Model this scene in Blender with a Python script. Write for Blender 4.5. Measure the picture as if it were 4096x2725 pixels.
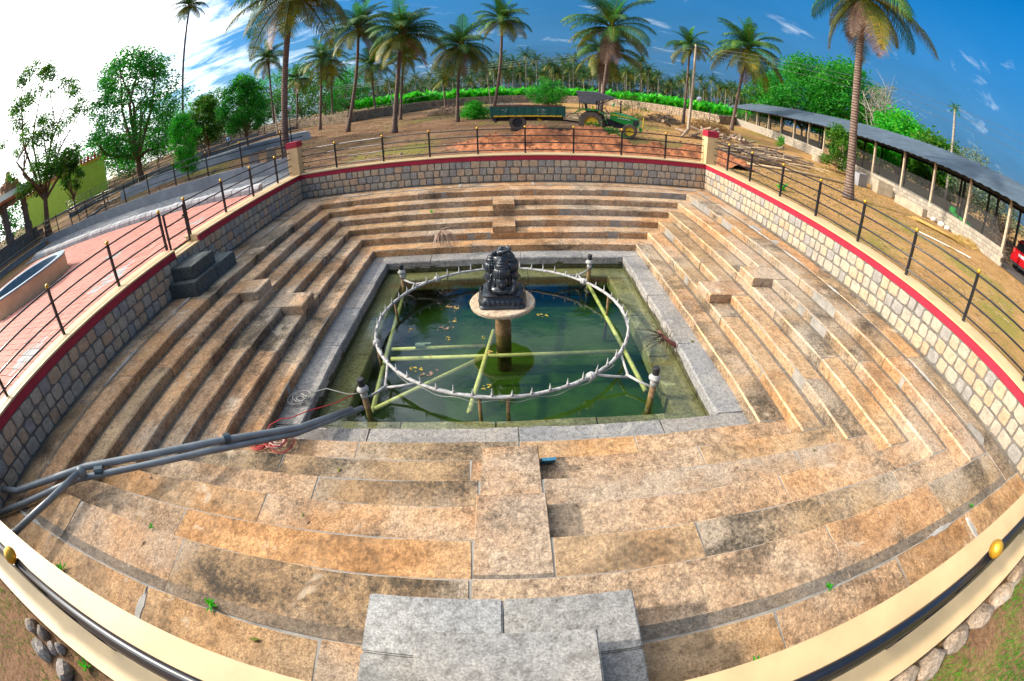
import bpy, bmesh, math, random
import numpy as np
from mathutils import Vector, Matrix

S = bpy.context.scene
R = math.radians
PI = math.pi
for o in list(bpy.data.objects):
    bpy.data.objects.remove(o)

# ------------------------------------------------------------------ camera, sky, sun, exposure
cam = bpy.data.cameras.new('camera')
camo = bpy.data.objects.new('camera', cam)
S.collection.objects.link(camo)
cam.type = 'PANO'
cam.panorama_type = 'FISHEYE_EQUISOLID'
cam.sensor_fit = 'HORIZONTAL'
cam.sensor_width = 36.0
cam.fisheye_lens = 15.632
cam.fisheye_fov = PI
cam.lens = 13.5
cam.clip_start = 0.02
cam.clip_end = 2000
camo.matrix_world = (Matrix.Translation((0.0055, -7.8642, 4.3536)) @ Matrix.Rotation(-0.0123, 4, 'Z')
                     @ Matrix.Rotation(PI / 2 - 0.5605, 4, 'X') @ Matrix.Rotation(-0.0208, 4, 'Z'))
S.camera = camo

SUN = Vector((-0.86, 0.07, 0.50)).normalized()
EL = math.asin(SUN.z)
w = bpy.data.worlds.new('World')
S.world = w
w.use_nodes = True
nt = w.node_tree
nt.nodes.clear()


def node(nt, typ, **kw):
    n = nt.nodes.new(typ)
    for k, v in kw.items():
        if k.startswith('i_'):
            key = k[2:]
            n.inputs[int(key) if key.isdigit() else key].default_value = v
        else:
            setattr(n, k, v)
    return n


def link(nt, a, b):
    nt.links.new(a, b)


def ramp(nt, fac, stops, interp='LINEAR'):
    n = nt.nodes.new('ShaderNodeValToRGB')
    n.color_ramp.interpolation = interp
    e = n.color_ramp.elements
    while len(e) < len(stops):
        e.new(0.5)
    for i, (p, c) in enumerate(stops):
        e[i].position = p
        e[i].color = (c, c, c, 1) if isinstance(c, (int, float)) else (*c, 1)
    if fac is not None:
        nt.links.new(fac, n.inputs[0])
    return n.outputs[0]


def mixc(nt, fac, a, b, mode='MIX'):
    n = nt.nodes.new('ShaderNodeMix')
    n.data_type = 'RGBA'
    n.blend_type = mode
    for i, v in ((0, fac), (6, a), (7, b)):
        sock = n.inputs[i]
        if hasattr(v, 'is_output'):
            nt.links.new(v, sock)
        elif isinstance(v, (int, float)):
            sock.default_value = v if i == 0 else (v, v, v, 1)
        else:
            sock.default_value = (*v, 1)
    return n.outputs[2]


def mth(nt, op, a, b=None, c=None, clamp=False):
    n = nt.nodes.new('ShaderNodeMath')
    n.operation = op
    n.use_clamp = clamp
    for i, v in enumerate((a, b, c)):
        if v is None:
            continue
        if hasattr(v, 'is_output'):
            nt.links.new(v, n.inputs[i])
        else:
            n.inputs[i].default_value = v
    return n.outputs[0]


def noise_w(nt, mp):
    n = node(nt, 'ShaderNodeTexNoise', i_Scale=0.55, i_Detail=6.0, i_Roughness=0.6)
    link(nt, mp.outputs[0], n.inputs['Vector'])
    return n.outputs[0]


sky = node(nt, 'ShaderNodeTexSky', sky_type='NISHITA', sun_disc=False, sun_elevation=EL,
           sun_rotation=math.atan2(SUN.x, SUN.y), air_density=1.0, dust_density=0.4, ozone_density=4.0)
hsv = node(nt, 'ShaderNodeHueSaturation', i_Saturation=1.40, i_Value=0.60)
link(nt, sky.outputs[0], hsv.inputs['Color'])
tc = node(nt, 'ShaderNodeTexCoord')
sep = node(nt, 'ShaderNodeSeparateXYZ')
link(nt, tc.outputs['Generated'], sep.inputs[0])
zc = mth(nt, 'MAXIMUM', sep.outputs[2], 0.02)
zc = mth(nt, 'ADD', zc, 0.18)
comb = node(nt, 'ShaderNodeCombineXYZ')
link(nt, mth(nt, 'DIVIDE', sep.outputs[0], zc), comb.inputs[0])
link(nt, mth(nt, 'DIVIDE', sep.outputs[1], zc), comb.inputs[1])
mp = node(nt, 'ShaderNodeMapping')
mp.inputs['Scale'].default_value = (1.5, 3.1, 1)
mp.inputs['Rotation'].default_value = (0, 0, R(-28))
link(nt, comb.outputs[0], mp.inputs[0])
nz = node(nt, 'ShaderNodeTexNoise', i_Scale=1.5, i_Detail=10.0, i_Roughness=0.60, i_Distortion=0.35)
link(nt, mp.outputs[0], nz.inputs['Vector'])
dot = node(nt, 'ShaderNodeVectorMath', operation='DOT_PRODUCT')
dot.inputs[1].default_value = SUN
link(nt, tc.outputs['Generated'], dot.inputs[0])
bias = ramp(nt, dot.outputs['Value'], [(0.0, 0.0), (0.25, 0.02), (0.45, 0.07), (0.60, 0.15), (0.70, 0.26), (0.80, 0.48), (0.90, 0.68), (1.0, 0.75)])
high = ramp(nt, sep.outputs[2], [(0.36, 0.0), (0.62, 0.17), (1.0, 0.24)])
cov = mth(nt, 'ADD', mth(nt, 'ADD', nz.outputs[0], bias), high)
covr = ramp(nt, cov, [(0.60, 0.0), (0.95, 1.0)])
glow = ramp(nt, dot.outputs['Value'], [(0.0, (4.2, 4.6, 4.9)), (0.5, (5.2, 5.9, 6.5)), (0.75, (12, 12.2, 12.4)), (1.0, (17, 17, 16.5))])
bank = ramp(nt, sep.outputs[2], [(0.0, 0.92), (0.10, 0.85), (0.34, 0.25), (0.55, 0.0)])
away = ramp(nt, dot.outputs['Value'], [(0.0, 1.0), (0.35, 0.9), (0.62, 0.45), (0.80, 0.0)])
slate = ramp(nt, noise_w(nt, mp), [(0.35, (0.06, 0.45, 1.08)), (0.65, (0.13, 0.66, 1.52))])
skyb = mixc(nt, mth(nt, 'MULTIPLY', bank, away), hsv.outputs[0], slate)
skyc = mixc(nt, covr, skyb, glow)
bg = node(nt, 'ShaderNodeBackground', i_Strength=0.15)
link(nt, skyc, bg.inputs[0])
link(nt, bg.outputs[0], node(nt, 'ShaderNodeOutputWorld').inputs[0])

sl = bpy.data.lights.new('sun', 'SUN')
sl.energy = 3.0
sl.angle = R(2.5)
sl.color = (1.0, 0.91, 0.78)
so = bpy.data.objects.new('sun', sl)
S.collection.objects.link(so)
so.rotation_euler = SUN.to_track_quat('Z', 'Y').to_euler()
S.view_settings.view_transform = 'Standard'
S.view_settings.look = 'None'
S.view_settings.gamma = 1
S.view_settings.use_curve_mapping = False
S.view_settings.exposure = 0.90
S.cycles.max_bounces = 8
S.cycles.transparent_max_bounces = 24

# ------------------------------------------------------------------ helpers
rng = random.Random(7)


def T(x, y):
    """height of the ground"""
    m = max(min(1, max(0, (y - 10.4) / 3.5)), min(1, max(0, (-31.5 - x) / 4)))
    z = 2.0 + 0.03 * min(42, max(0, y - 9)) + 0.035 * min(40, max(0, -x - 10)) * m
    if y < -7:
        z = 2.0 - 0.15 * min(1, (-7 - y) / 1.0)
    return z


class MB:
    def __init__(s):
        s.v, s.f, s.m = [], [], []

    def add(s, vs, fs, mi=0):
        b = len(s.v)
        s.v += [tuple(p) for p in vs]
        s.f += [tuple(i + b for i in f) for f in fs]
        s.m += [mi] * len(fs)
        return s

    def box(s, c, d, rz=0.0, mi=0, top=(1, 1), tilt=None):
        x, y, z = d[0] / 2, d[1] / 2, d[2] / 2
        vs = [Vector((sx * x * (top[0] if sz > 0 else 1), sy * y * (top[1] if sz > 0 else 1), sz * z))
              for sz in (-1, 1) for sx, sy in ((-1, -1), (1, -1), (1, 1), (-1, 1))]
        m = Matrix.Rotation(rz, 3, 'Z')
        if tilt:
            m = m @ Matrix.Rotation(tilt[0], 3, 'X') @ Matrix.Rotation(tilt[1], 3, 'Y')
        vs = [m @ p + Vector(c) for p in vs]
        return s.add(vs, [(3, 2, 1, 0), (4, 5, 6, 7), (0, 1, 5, 4), (1, 2, 6, 5), (2, 3, 7, 6), (3, 0, 4, 7)], mi)

    def tube(s, pts, r, n=8, caps=True, mi=0):
        pts = [Vector(p) for p in pts]
        rs = r if isinstance(r, (list, tuple)) else [r] * len(pts)
        prev = None
        vs = []
        for i, p in enumerate(pts):
            t = (pts[min(i + 1, len(pts) - 1)] - pts[max(i - 1, 0)])
            t = t.normalized() if t.length > 1e-9 else Vector((0, 0, 1))
            if prev is None:
                a = t.cross(Vector((0, 0, 1)))
                if a.length < 1e-3:
                    a = t.cross(Vector((1, 0, 0)))
            else:
                a = prev - t * prev.dot(t)
                if a.length < 1e-6:
                    a = t.cross(Vector((1, 0, 0)))
            a.normalize()
            prev = a
            b = t.cross(a)
            for k in range(n):
                an = 2 * PI * k / n
                vs.append(p + (a * math.cos(an) + b * math.sin(an)) * rs[i])
        fs = []
        for i in range(len(pts) - 1):
            for k in range(n):
                k2 = (k + 1) % n
                fs.append((i * n + k, i * n + k2, (i + 1) * n + k2, (i + 1) * n + k))
        if caps:
            fs.append(tuple(range(n - 1, -1, -1)))
            fs.append(tuple(range((len(pts) - 1) * n, len(pts) * n)))
        return s.add(vs, fs, mi)

    def lathe(s, prof, c=(0, 0, 0), n=24, mi=0, sx=1, sy=1, rib=0.0, ribs=0, caps=True):
        vs, fs = [], []
        for r, z in prof:
            for k in range(n):
                a = 2 * PI * k / n
                q = r * (1 + (rib * math.cos(ribs * a) if ribs else 0))
                vs.append((c[0] + q * sx * math.cos(a), c[1] + q * sy * math.sin(a), c[2] + z))
        for i in range(len(prof) - 1):
            for k in range(n):
                k2 = (k + 1) % n
                fs.append((i * n + k, i * n + k2, (i + 1) * n + k2, (i + 1) * n + k))
        if caps:
            fs.append(tuple(range(n - 1, -1, -1)))
            fs.append(tuple(range((len(prof) - 1) * n, len(prof) * n)))
        return s.add(vs, fs, mi)

    def prism(s, poly, z0, z1, mi=0, inset=0.0):
        n = len(poly)
        cx = sum(p[0] for p in poly) / n
        cy = sum(p[1] for p in poly) / n
        top = [(cx + (p[0] - cx) * (1 - inset), cy + (p[1] - cy) * (1 - inset), z1) for p in poly]
        return s.add([(p[0], p[1], z0) for p in poly] + top,
                     [tuple(range(n, 2 * n))] + [(k, (k + 1) % n, n + (k + 1) % n, n + k) for k in range(n)], mi)

    def ball(s, c, r, mi=0, n=10, sc=(1, 1, 1)):
        prof = [(max(1e-4, r * math.sin(PI * i / (n // 2 + 1))), -r * math.cos(PI * i / (n // 2 + 1))) for i in range(n // 2 + 2)]
        b = len(s.v)
        s.lathe([(q, z * sc[2]) for q, z in prof], c, n, mi, sc[0], sc[1])
        return s

    def mesh(s, name, mats, smooth=False):
        me = bpy.data.meshes.new(name)
        me.from_pydata(s.v, [], s.f)
        for m in (mats if isinstance(mats, (list, tuple)) else [mats]):
            me.materials.append(m)
        if any(s.m):
            me.polygons.foreach_set('material_index', s.m)
        if smooth:
            me.polygons.foreach_set('use_smooth', [True] * len(me.polygons))
        me.update()
        return me

    def build(s, name, mats, parent=None, loc=(0, 0, 0), smooth=False):
        return obj(name, s.mesh(name, mats, smooth), parent, loc)


def obj(name, me, parent=None, loc=(0, 0, 0), rot=(0, 0, 0), sc=(1, 1, 1)):
    o = bpy.data.objects.new(name, me)
    S.collection.objects.link(o)
    o.location = loc
    o.rotation_euler = rot
    o.scale = sc if hasattr(sc, '__len__') else (sc, sc, sc)
    if parent:
        o.parent = parent
    return o


def tag(o, label=None, cat=None, group=None, kind=None):
    if label:
        o['label'] = label
    if cat:
        o['category'] = cat
    if group:
        o['group'] = group
    if kind:
        o['kind'] = kind
    return o


def thing(name, label, cat, loc=(0, 0, 0), rz=0.0, group=None, kind=None):
    o = obj(name, None, None, loc, (0, 0, rz))
    o.empty_display_size = 0.2
    return tag(o, label, cat, group, kind)


def smooth_mesh(me):
    me.polygons.foreach_set('use_smooth', [True] * len(me.polygons))


# ------------------------------------------------------------------ materials
def base(name):
    m = bpy.data.materials.new(name)
    m.use_nodes = True
    t = m.node_tree
    t.nodes.clear()
    out = t.nodes.new('ShaderNodeOutputMaterial')
    p = t.nodes.new('ShaderNodeBsdfPrincipled')
    t.links.new(p.outputs[0], out.inputs[0])
    return m, t, p, out


def noise(t, pos, scale, detail=5.0, rough=0.6, dist=0.0):
    n = t.nodes.new('ShaderNodeTexNoise')
    n.inputs['Scale'].default_value = scale
    n.inputs['Detail'].default_value = detail
    n.inputs['Roughness'].default_value = rough
    n.inputs['Distortion'].default_value = dist
    if pos is not None:
        t.links.new(pos, n.inputs['Vector'])
    return n.outputs[0]


def bump(t, p, h, strength, dist, normal=None):
    b = t.nodes.new('ShaderNodeBump')
    b.inputs['Strength'].default_value = strength
    b.inputs['Distance'].default_value = dist
    t.links.new(h, b.inputs['Height'])
    if normal is not None:
        t.links.new(normal, b.inputs['Normal'])
    t.links.new(b.outputs[0], p.inputs['Normal'])
    return b.outputs[0]


def simple(name, col, rough=0.6, metal=0.0, var=0.25, scale=6.0, bs=0.15, bscale=40.0, bd=0.01, rnd=0.0, coat=0.0, speck=0.0):
    """one paint or surface: the colour with mottling, grain and a little relief"""
    m, t, p, out = base(name)
    pos = t.nodes.new('ShaderNodeNewGeometry').outputs['Position']
    n = noise(t, pos, scale, 6)
    lo = tuple(c * (1 - var) for c in col)
    hi = tuple(min(1, c * (1 + var)) for c in col)
    c = ramp(t, n, [(0.3, lo), (0.7, hi)])
    if speck:
        c = mixc(t, speck, c, ramp(t, noise(t, pos, 160, 2), [(0.35, 0.25), (0.65, 1.5)]), 'MULTIPLY')
    if rnd:
        oi = t.nodes.new('ShaderNodeObjectInfo')
        c = mixc(t, 1.0, c, ramp(t, oi.outputs['Random'], [(0, 1 - rnd), (1, 1 + rnd)]), 'MULTIPLY')
    t.links.new(c, p.inputs['Base Color'])
    p.inputs['Roughness'].default_value = rough
    p.inputs['Metallic'].default_value = metal
    if coat:
        p.inputs['Coat Weight'].default_value = coat
    if bs:
        bump(t, p, noise(t, pos, bscale, 6), bs, bd)
    return m


def granite(name, cols, stain=0.5, gray=0.5, bd=0.012, bs=0.9, fine=1.0, lichen=0.0):
    """rough dressed granite: tan and grey tones that differ from slab to slab, black lichen, pale mortar smears"""
    m, t, p, out = base(name)
    pos = t.nodes.new('ShaderNodeNewGeometry').outputs['Position']
    oi = t.nodes.new('ShaderNodeObjectInfo').outputs['Random']
    c = ramp(t, noise(t, pos, 1.6, 7, 0.65, 0.4), [(0.28, cols[0]), (0.5, cols[1]), (0.72, cols[2])])
    per = ramp(t, oi, [(0.0, (0.78, 0.77, 0.76)), (0.2, (1.0, 0.90, 0.78)), (0.4, (0.90, 0.90, 0.90)), (0.6, (1.14, 1.07, 0.99)), (0.8, (0.86, 0.77, 0.68)), (1.0, (1.10, 0.97, 0.84))])
    c = mixc(t, 0.9, c, per, 'MULTIPLY')
    g = ramp(t, noise(t, pos, 0.55, 4, 0.6, 0.3), [(0.44, 0.0), (0.62, gray)])
    c = mixc(t, g, c, cols[3])
    sp = noise(t, pos, 55 * fine, 3, 0.75)
    c = mixc(t, 0.75, c, ramp(t, sp, [(0.30, 0.35), (0.5, 1.0), (0.70, 1.6)]), 'MULTIPLY')
    mid = noise(t, pos, 14 * fine, 6, 0.7)
    c = mixc(t, 0.8, c, ramp(t, mid, [(0.30, (0.38, 0.34, 0.31)), (0.50, (1.0, 1.0, 1.0)), (0.72, (1.42, 1.40, 1.34))]), 'MULTIPLY')
    if stain:
        s1 = noise(t, pos, 0.9, 5, 0.62, 0.6)
        s2 = noise(t, pos, 22, 6, 0.75)
        s = mth(t, 'ADD', s1, mth(t, 'MULTIPLY', mth(t, 'SUBTRACT', s2, 0.5), 0.65))
        sm = ramp(t, s, [(0.52 - lichen, 0.0), (0.72 - lichen, stain)])
        c = mixc(t, sm, c, (0.045, 0.040, 0.034))
        pm = ramp(t, mth(t, 'ADD', noise(t, pos, 1.9, 4, 0.6, 0.5), mth(t, 'MULTIPLY', mth(t, 'SUBTRACT', s2, 0.5), 0.2)), [(0.64, 0.0), (0.70, 0.55)])
        c = mixc(t, pm, c, (0.50, 0.45, 0.38))
    if 'step' in name:
        c = mixc(t, 1.0, c, (1.16, 1.02, 0.86), 'MULTIPLY')
    t.links.new(c, p.inputs['Base Color'])
    p.inputs['Roughness'].default_value = 0.88
    p.inputs['Specular IOR Level'].default_value = 0.25
    h = mth(t, 'ADD', mth(t, 'MULTIPLY', noise(t, pos, 26, 8, 0.68), 1.0), mth(t, 'MULTIPLY', noise(t, pos, 5, 3), 1.2))
    bump(t, p, h, bs, bd)
    return m


def leafmat(name, c0, c1, c2=None, trans=0.35, rough=0.5):
    """leaves: colour changes from clump to clump and leaf to leaf; light passes through"""
    m, t, p, out = base(name)
    geo = t.nodes.new('ShaderNodeNewGeometry')
    c2 = c2 or c1
    f = mth(t, 'ADD', mth(t, 'MULTIPLY', noise(t, geo.outputs['Position'], 0.9, 4), 0.75), mth(t, 'MULTIPLY', geo.outputs['Random Per Island'], 0.30))
    c = ramp(t, f, [(0.30, c0), (0.55, c1), (0.75, c2)])
    t.links.new(c, p.inputs['Base Color'])
    p.inputs['Roughness'].default_value = rough
    p.inputs['Specular IOR Level'].default_value = 0.3
    tr = t.nodes.new('ShaderNodeBsdfTranslucent')
    t.links.new(c, tr.inputs[0])
    mx = t.nodes.new('ShaderNodeMixShader')
    mx.inputs[0].default_value = trans
    t.links.new(p.outputs[0], mx.inputs[1])
    t.links.new(tr.outputs[0], mx.inputs[2])
    t.links.new(mx.outputs[0], out.inputs[0])
    return m


STEP = granite('step granite', [(0.215, 0.135, 0.078), (0.345, 0.235, 0.145), (0.46, 0.345, 0.235), (0.32, 0.295, 0.265)], 0.92, 0.75, 0.014, 1.0)
COPE = granite('grey granite coping', [(0.16, 0.16, 0.17), (0.25, 0.245, 0.24), (0.33, 0.31, 0.28), (0.20, 0.20, 0.21)], 0.45, 0.5)
STEPB = granite('pinkish step granite', [(0.22, 0.15, 0.10), (0.345, 0.25, 0.172), (0.45, 0.345, 0.25), (0.36, 0.32, 0.27)], 0.85, 0.6, 0.022, 1.0, fine=0.55)
STEPC = granite('lichened step granite', [(0.15, 0.125, 0.095), (0.27, 0.215, 0.15), (0.40, 0.33, 0.235), (0.30, 0.29, 0.27)], 0.95, 0.7, 0.016, 1.0, fine=1.5, lichen=0.07)
STEPD = granite('ochre step granite', [(0.235, 0.145, 0.075), (0.355, 0.235, 0.13), (0.46, 0.33, 0.205), (0.34, 0.29, 0.22)], 0.75, 0.6, 0.018, 1.0, fine=0.8)
TREADBACK = granite('dark tread back', [(0.10, 0.085, 0.065), (0.17, 0.135, 0.10), (0.25, 0.20, 0.15), (0.18, 0.16, 0.14)], 0.8, 0.5)  # darker tone for the strip along the back of each tread
STEPE = granite('worn step edge', [(0.33, 0.235, 0.15), (0.48, 0.36, 0.24), (0.58, 0.47, 0.34), (0.44, 0.41, 0.37)], 0.55, 0.6, 0.012, 0.9)  # sunlit edge line painted into the colour of the nosing bevel
POLISH = granite('grey cut granite', [(0.20, 0.20, 0.20), (0.28, 0.28, 0.275), (0.36, 0.355, 0.34), (0.27, 0.28, 0.29)], 0.0, 0.3, 0.004, 0.5)
DARKG = granite('blue grey cut stone', [(0.055, 0.07, 0.075), (0.075, 0.09, 0.095), (0.11, 0.12, 0.12), (0.08, 0.10, 0.11)], 0.0, 0.4, 0.003, 0.4)


def wallstone():
    m, t, p, out = base('wall stone')
    pos = t.nodes.new('ShaderNodeNewGeometry').outputs['Position']
    oi = t.nodes.new('ShaderNodeObjectInfo').outputs['Random']
    c = ramp(t, oi, [(0.0, (0.25, 0.25, 0.25)), (0.2, (0.36, 0.305, 0.235)), (0.4, (0.32, 0.295, 0.255)), (0.6, (0.40, 0.31, 0.225)),
                     (0.75, (0.36, 0.325, 0.27)), (0.9, (0.39, 0.28, 0.195)), (1.0, (0.29, 0.28, 0.27))], 'CONSTANT')
    c = mixc(t, 0.6, c, ramp(t, noise(t, pos, 9, 6, 0.65), [(0.3, 0.6), (0.7, 1.35)]), 'MULTIPLY')
    c = mixc(t, 0.5, c, ramp(t, noise(t, pos, 90, 2), [(0.35, 0.5), (0.65, 1.4)]), 'MULTIPLY')
    t.links.new(c, p.inputs['Base Color'])
    p.inputs['Roughness'].default_value = 0.9
    c2 = mixc(t, 1.0, c, (1.14, 1.04, 0.92), 'MULTIPLY')
    t.links.new(c2, p.inputs['Base Color'])
    bump(t, p, noise(t, pos, 28, 7, 0.65), 0.8, 0.015)
    return m


WSTONE = wallstone()
BED = simple('joint mortar', (0.25, 0.23, 0.20), 0.92, var=0.3, scale=5, bs=0.5, bscale=50)
MORTAR = simple('cement mortar', (0.15, 0.135, 0.115), 0.92, var=0.35, scale=5, bs=0.6, bscale=50)
CREAM = simple('cream wall paint', (0.57, 0.395, 0.20), 0.6, var=0.14, scale=2.2, bs=0.12, bscale=60, bd=0.004)
RED = simple('crimson wall paint', (0.33, 0.008, 0.030), 0.6, var=0.20, scale=4, bs=0.10, bscale=60, bd=0.004)
BLACKP = simple('black gloss paint', (0.012, 0.013, 0.018), 0.28, var=0.2, bs=0.05, bscale=80, bd=0.002)
GOLD = simple('gold paint', (0.62, 0.33, 0.03), 0.32, 0.55, var=0.12, bs=0.05)
PAVER = simple('pink paver', (0.56, 0.22, 0.16), 0.85, var=0.22, scale=2.2, bs=0.4, bscale=60, bd=0.006, rnd=0.18)
PAVERG = simple('grey paver', (0.38, 0.36, 0.34), 0.85, var=0.2, scale=4, bs=0.4, bscale=60, bd=0.006, rnd=0.15)
PLASTER = simple('grey cement plaster', (0.25, 0.25, 0.255), 0.9, var=0.22, scale=1.4, bs=0.3, bscale=20, bd=0.008)
KERB = simple('pale kerb stone', (0.40, 0.39, 0.38), 0.9, var=0.18, scale=5, bs=0.5, bscale=30, rnd=0.18)
BARK = None


def soil():
    m, t, p, out = base('earth ground')
    pos = t.nodes.new('ShaderNodeNewGeometry').outputs['Position']
    sp = t.nodes.new('ShaderNodeSeparateXYZ')
    t.links.new(pos, sp.inputs[0])
    c = ramp(t, noise(t, pos, 0.35, 7, 0.65, 0.5), [(0.3, (0.12, 0.065, 0.036)), (0.5, (0.215, 0.118, 0.062)), (0.7, (0.29, 0.18, 0.10))])
    # sandier to the east, where the yard is swept
    e = ramp(t, mth(t, 'ADD', mth(t, 'MULTIPLY', sp.outputs[0], 0.1), mth(t, 'MULTIPLY', noise(t, pos, 0.5, 3), 0.6)), [(0.9, 0.0), (1.25, 1.0)])
    c = mixc(t, e, c, ramp(t, noise(t, pos, 0.8, 6, 0.7), [(0.3, (0.29, 0.155, 0.055)), (0.7, (0.44, 0.25, 0.095))]))
    g = ramp(t, mth(t, 'ADD', noise(t, pos, 0.22, 5, 0.65), mth(t, 'MULTIPLY', noise(t, pos, 6, 4), 0.25)), [(0.66, 0.0), (0.78, 0.75)])
    c = mixc(t, g, c, (0.19, 0.185, 0.035))
    c = mixc(t, 0.7, c, ramp(t, noise(t, pos, 22, 5, 0.7), [(0.3, 0.35), (0.5, 1.0), (0.7, 1.55)]), 'MULTIPLY')
    t.links.new(c, p.inputs['Base Color'])
    p.inputs['Roughness'].default_value = 0.95
    p.inputs['Specular IOR Level'].default_value = 0.1
    bump(t, p, mth(t, 'ADD', noise(t, pos, 9, 8, 0.7), noise(t, pos, 1.5, 4)), 0.8, 0.05)
    return m


SOIL = soil()
REDDIRT = simple('red dug earth', (0.36, 0.125, 0.045), 0.95, var=0.45, scale=2.5, bs=1.0, bscale=14, bd=0.06)


def barkmat(name, c0, c1, ring=0.0, scale=6):
    m, t, p, out = base(name)
    tc = t.nodes.new('ShaderNodeTexCoord')
    n = noise(t, tc.outputs['Object'], scale, 6, 0.7)
    c = ramp(t, n, [(0.3, c0), (0.7, c1)])
    h = n
    if ring:
        wv = t.nodes.new('ShaderNodeTexWave')
        wv.wave_type = 'BANDS'
        wv.bands_direction = 'Z'
        wv.inputs['Scale'].default_value = ring
        wv.inputs['Distortion'].default_value = 1.5
        wv.inputs['Detail'].default_value = 3
        t.links.new(tc.outputs['Object'], wv.inputs['Vector'])
        c = mixc(t, 0.7, c, ramp(t, wv.outputs[0], [(0.1, 0.45), (0.5, 1.15)]), 'MULTIPLY')
        h = mth(t, 'ADD', n, wv.outputs[0])
    t.links.new(c, p.inputs['Base Color'])
    p.inputs['Roughness'].default_value = 0.9
    bump(t, p, h, 0.9, 0.03)
    return m


PALMBARK = barkmat('palm bark', (0.10, 0.062, 0.045), (0.25, 0.17, 0.13), 2.6, 5)
BARK = barkmat('tree bark', (0.12, 0.065, 0.035), (0.28, 0.17, 0.10), 0, 5)
GREYBARK = barkmat('grey bark', (0.19, 0.16, 0.13), (0.36, 0.31, 0.25), 0, 6)
L_GREEN = leafmat('palm leaf green', (0.014, 0.070, 0.012), (0.035, 0.135, 0.016), (0.12, 0.175, 0.012), 0.2)
L_OLIVE = leafmat('palm leaf olive', (0.045, 0.090, 0.008), (0.13, 0.15, 0.008), (0.34, 0.225, 0.010), 0.25)
L_BRIGHT = leafmat('palm leaf young', (0.03, 0.14, 0.01), (0.06, 0.25, 0.015), (0.12, 0.30, 0.02))
L_DEAD = leafmat('palm leaf dead', (0.13, 0.075, 0.055), (0.24, 0.145, 0.10), (0.38, 0.25, 0.17), 0.15)
L_TREE = leafmat('broad leaves', (0.010, 0.13, 0.012), (0.025, 0.28, 0.018), (0.10, 0.38, 0.016), 0.5)
L_TREE2 = leafmat('olive leaves', (0.018, 0.10, 0.008), (0.05, 0.21, 0.012), (0.20, 0.30, 0.016), 0.5)
L_LIME = leafmat('fresh leaves', (0.015, 0.26, 0.012), (0.045, 0.46, 0.018), (0.15, 0.52, 0.02), 0.5)
L_DARK = leafmat('dark leaves', (0.012, 0.050, 0.012), (0.025, 0.085, 0.018), (0.05, 0.12, 0.022))
L_GREY = leafmat('grey green leaves', (0.10, 0.15, 0.09), (0.16, 0.22, 0.13), (0.22, 0.27, 0.16))
L_BANANA = leafmat('banana leaf', (0.02, 0.30, 0.012), (0.05, 0.52, 0.016), (0.18, 0.62, 0.03), 0.4)
L_FAR = leafmat('far palm leaf', (0.012, 0.05, 0.014), (0.030, 0.095, 0.018), (0.07, 0.13, 0.02))
L_GRASS = leafmat('grass blade', (0.03, 0.16, 0.01), (0.06, 0.26, 0.012), (0.14, 0.30, 0.02))
STRAW = leafmat('straw', (0.36, 0.21, 0.05), (0.50, 0.32, 0.09), (0.60, 0.42, 0.14), 0.15)
WOOD = simple('weathered wood', (0.26, 0.18, 0.12), 0.85, var=0.4, scale=5, bs=0.6, bscale=25, rnd=0.35)
WOODL = simple('peeled wood', (0.50, 0.36, 0.20), 0.8, var=0.25, scale=5, bs=0.4, bscale=25, rnd=0.25)
PVC = simple('grey pipe', (0.17, 0.19, 0.20), 0.38, var=0.25, scale=3, bs=0.08)
PVCD = simple('dark pipe collar', (0.03, 0.06, 0.075), 0.45, var=0.2)
WHITEP = simple('limed white pipe', (0.36, 0.345, 0.33), 0.75, var=0.45, scale=12, bs=0.7, bscale=60, bd=0.01)
RUSTP = simple('scaled brown pipe', (0.17, 0.10, 0.04), 0.8, var=0.5, scale=14, bs=0.8, bscale=50)
YPIPE = simple('algae yellow pipe', (0.58, 0.48, 0.30), 0.6, var=0.28, scale=5, bs=0.3)
BLACKR = simple('black rubber', (0.018, 0.018, 0.02), 0.6, var=0.3, bs=0.2)
STATUE = simple('black carved stone', (0.026, 0.032, 0.040), 0.30, var=0.35, scale=14, bs=0.30, bscale=45, bd=0.006)
CONCRETE = simple('old concrete', (0.38, 0.31, 0.22), 0.9, var=0.25, scale=3, bs=0.4)
LEDGE = granite('wet ledge stone', [(0.13, 0.11, 0.08), (0.20, 0.175, 0.13), (0.28, 0.25, 0.20), (0.16, 0.155, 0.14)], 0.4, 0.5)
DISC = granite('disc stone', [(0.34, 0.27, 0.20), (0.46, 0.38, 0.29), (0.56, 0.49, 0.40), (0.42, 0.38, 0.33)], 0.35, 0.3)
MOSS = simple('mossy stone', (0.055, 0.05, 0.018), 0.9, var=0.7, scale=9, bs=1.0, bscale=30, bd=0.03)
MUD = simple('algae mud', (0.085, 0.10, 0.030), 0.9, var=0.45, scale=1.5, bs=0.5)
GALV = simple('blue grey sheet roof', (0.055, 0.080, 0.105), 0.75, var=0.30, scale=0.7, bs=0.2)
BLOCK = simple('cement block', (0.34, 0.29, 0.225), 0.92, var=0.15, scale=6, bs=0.4, rnd=0.16)
POSTC = simple('concrete post', (0.44, 0.35, 0.24), 0.9, var=0.2, scale=5, bs=0.3)
WIRE = simple('galvanised wire', (0.20, 0.20, 0.20), 0.5, 0.6, var=0.2, bs=0)
DGREEN = simple('dark green paint', (0.006, 0.085, 0.060), 0.5, var=0.3, scale=4, bs=0.1)
TGREEN = simple('green tractor paint', (0.012, 0.22, 0.03), 0.3, var=0.15, bs=0.05, coat=0.4)
YELLOW = simple('yellow paint', (0.66, 0.42, 0.01), 0.45, var=0.2, scale=6, bs=0.1)
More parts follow.
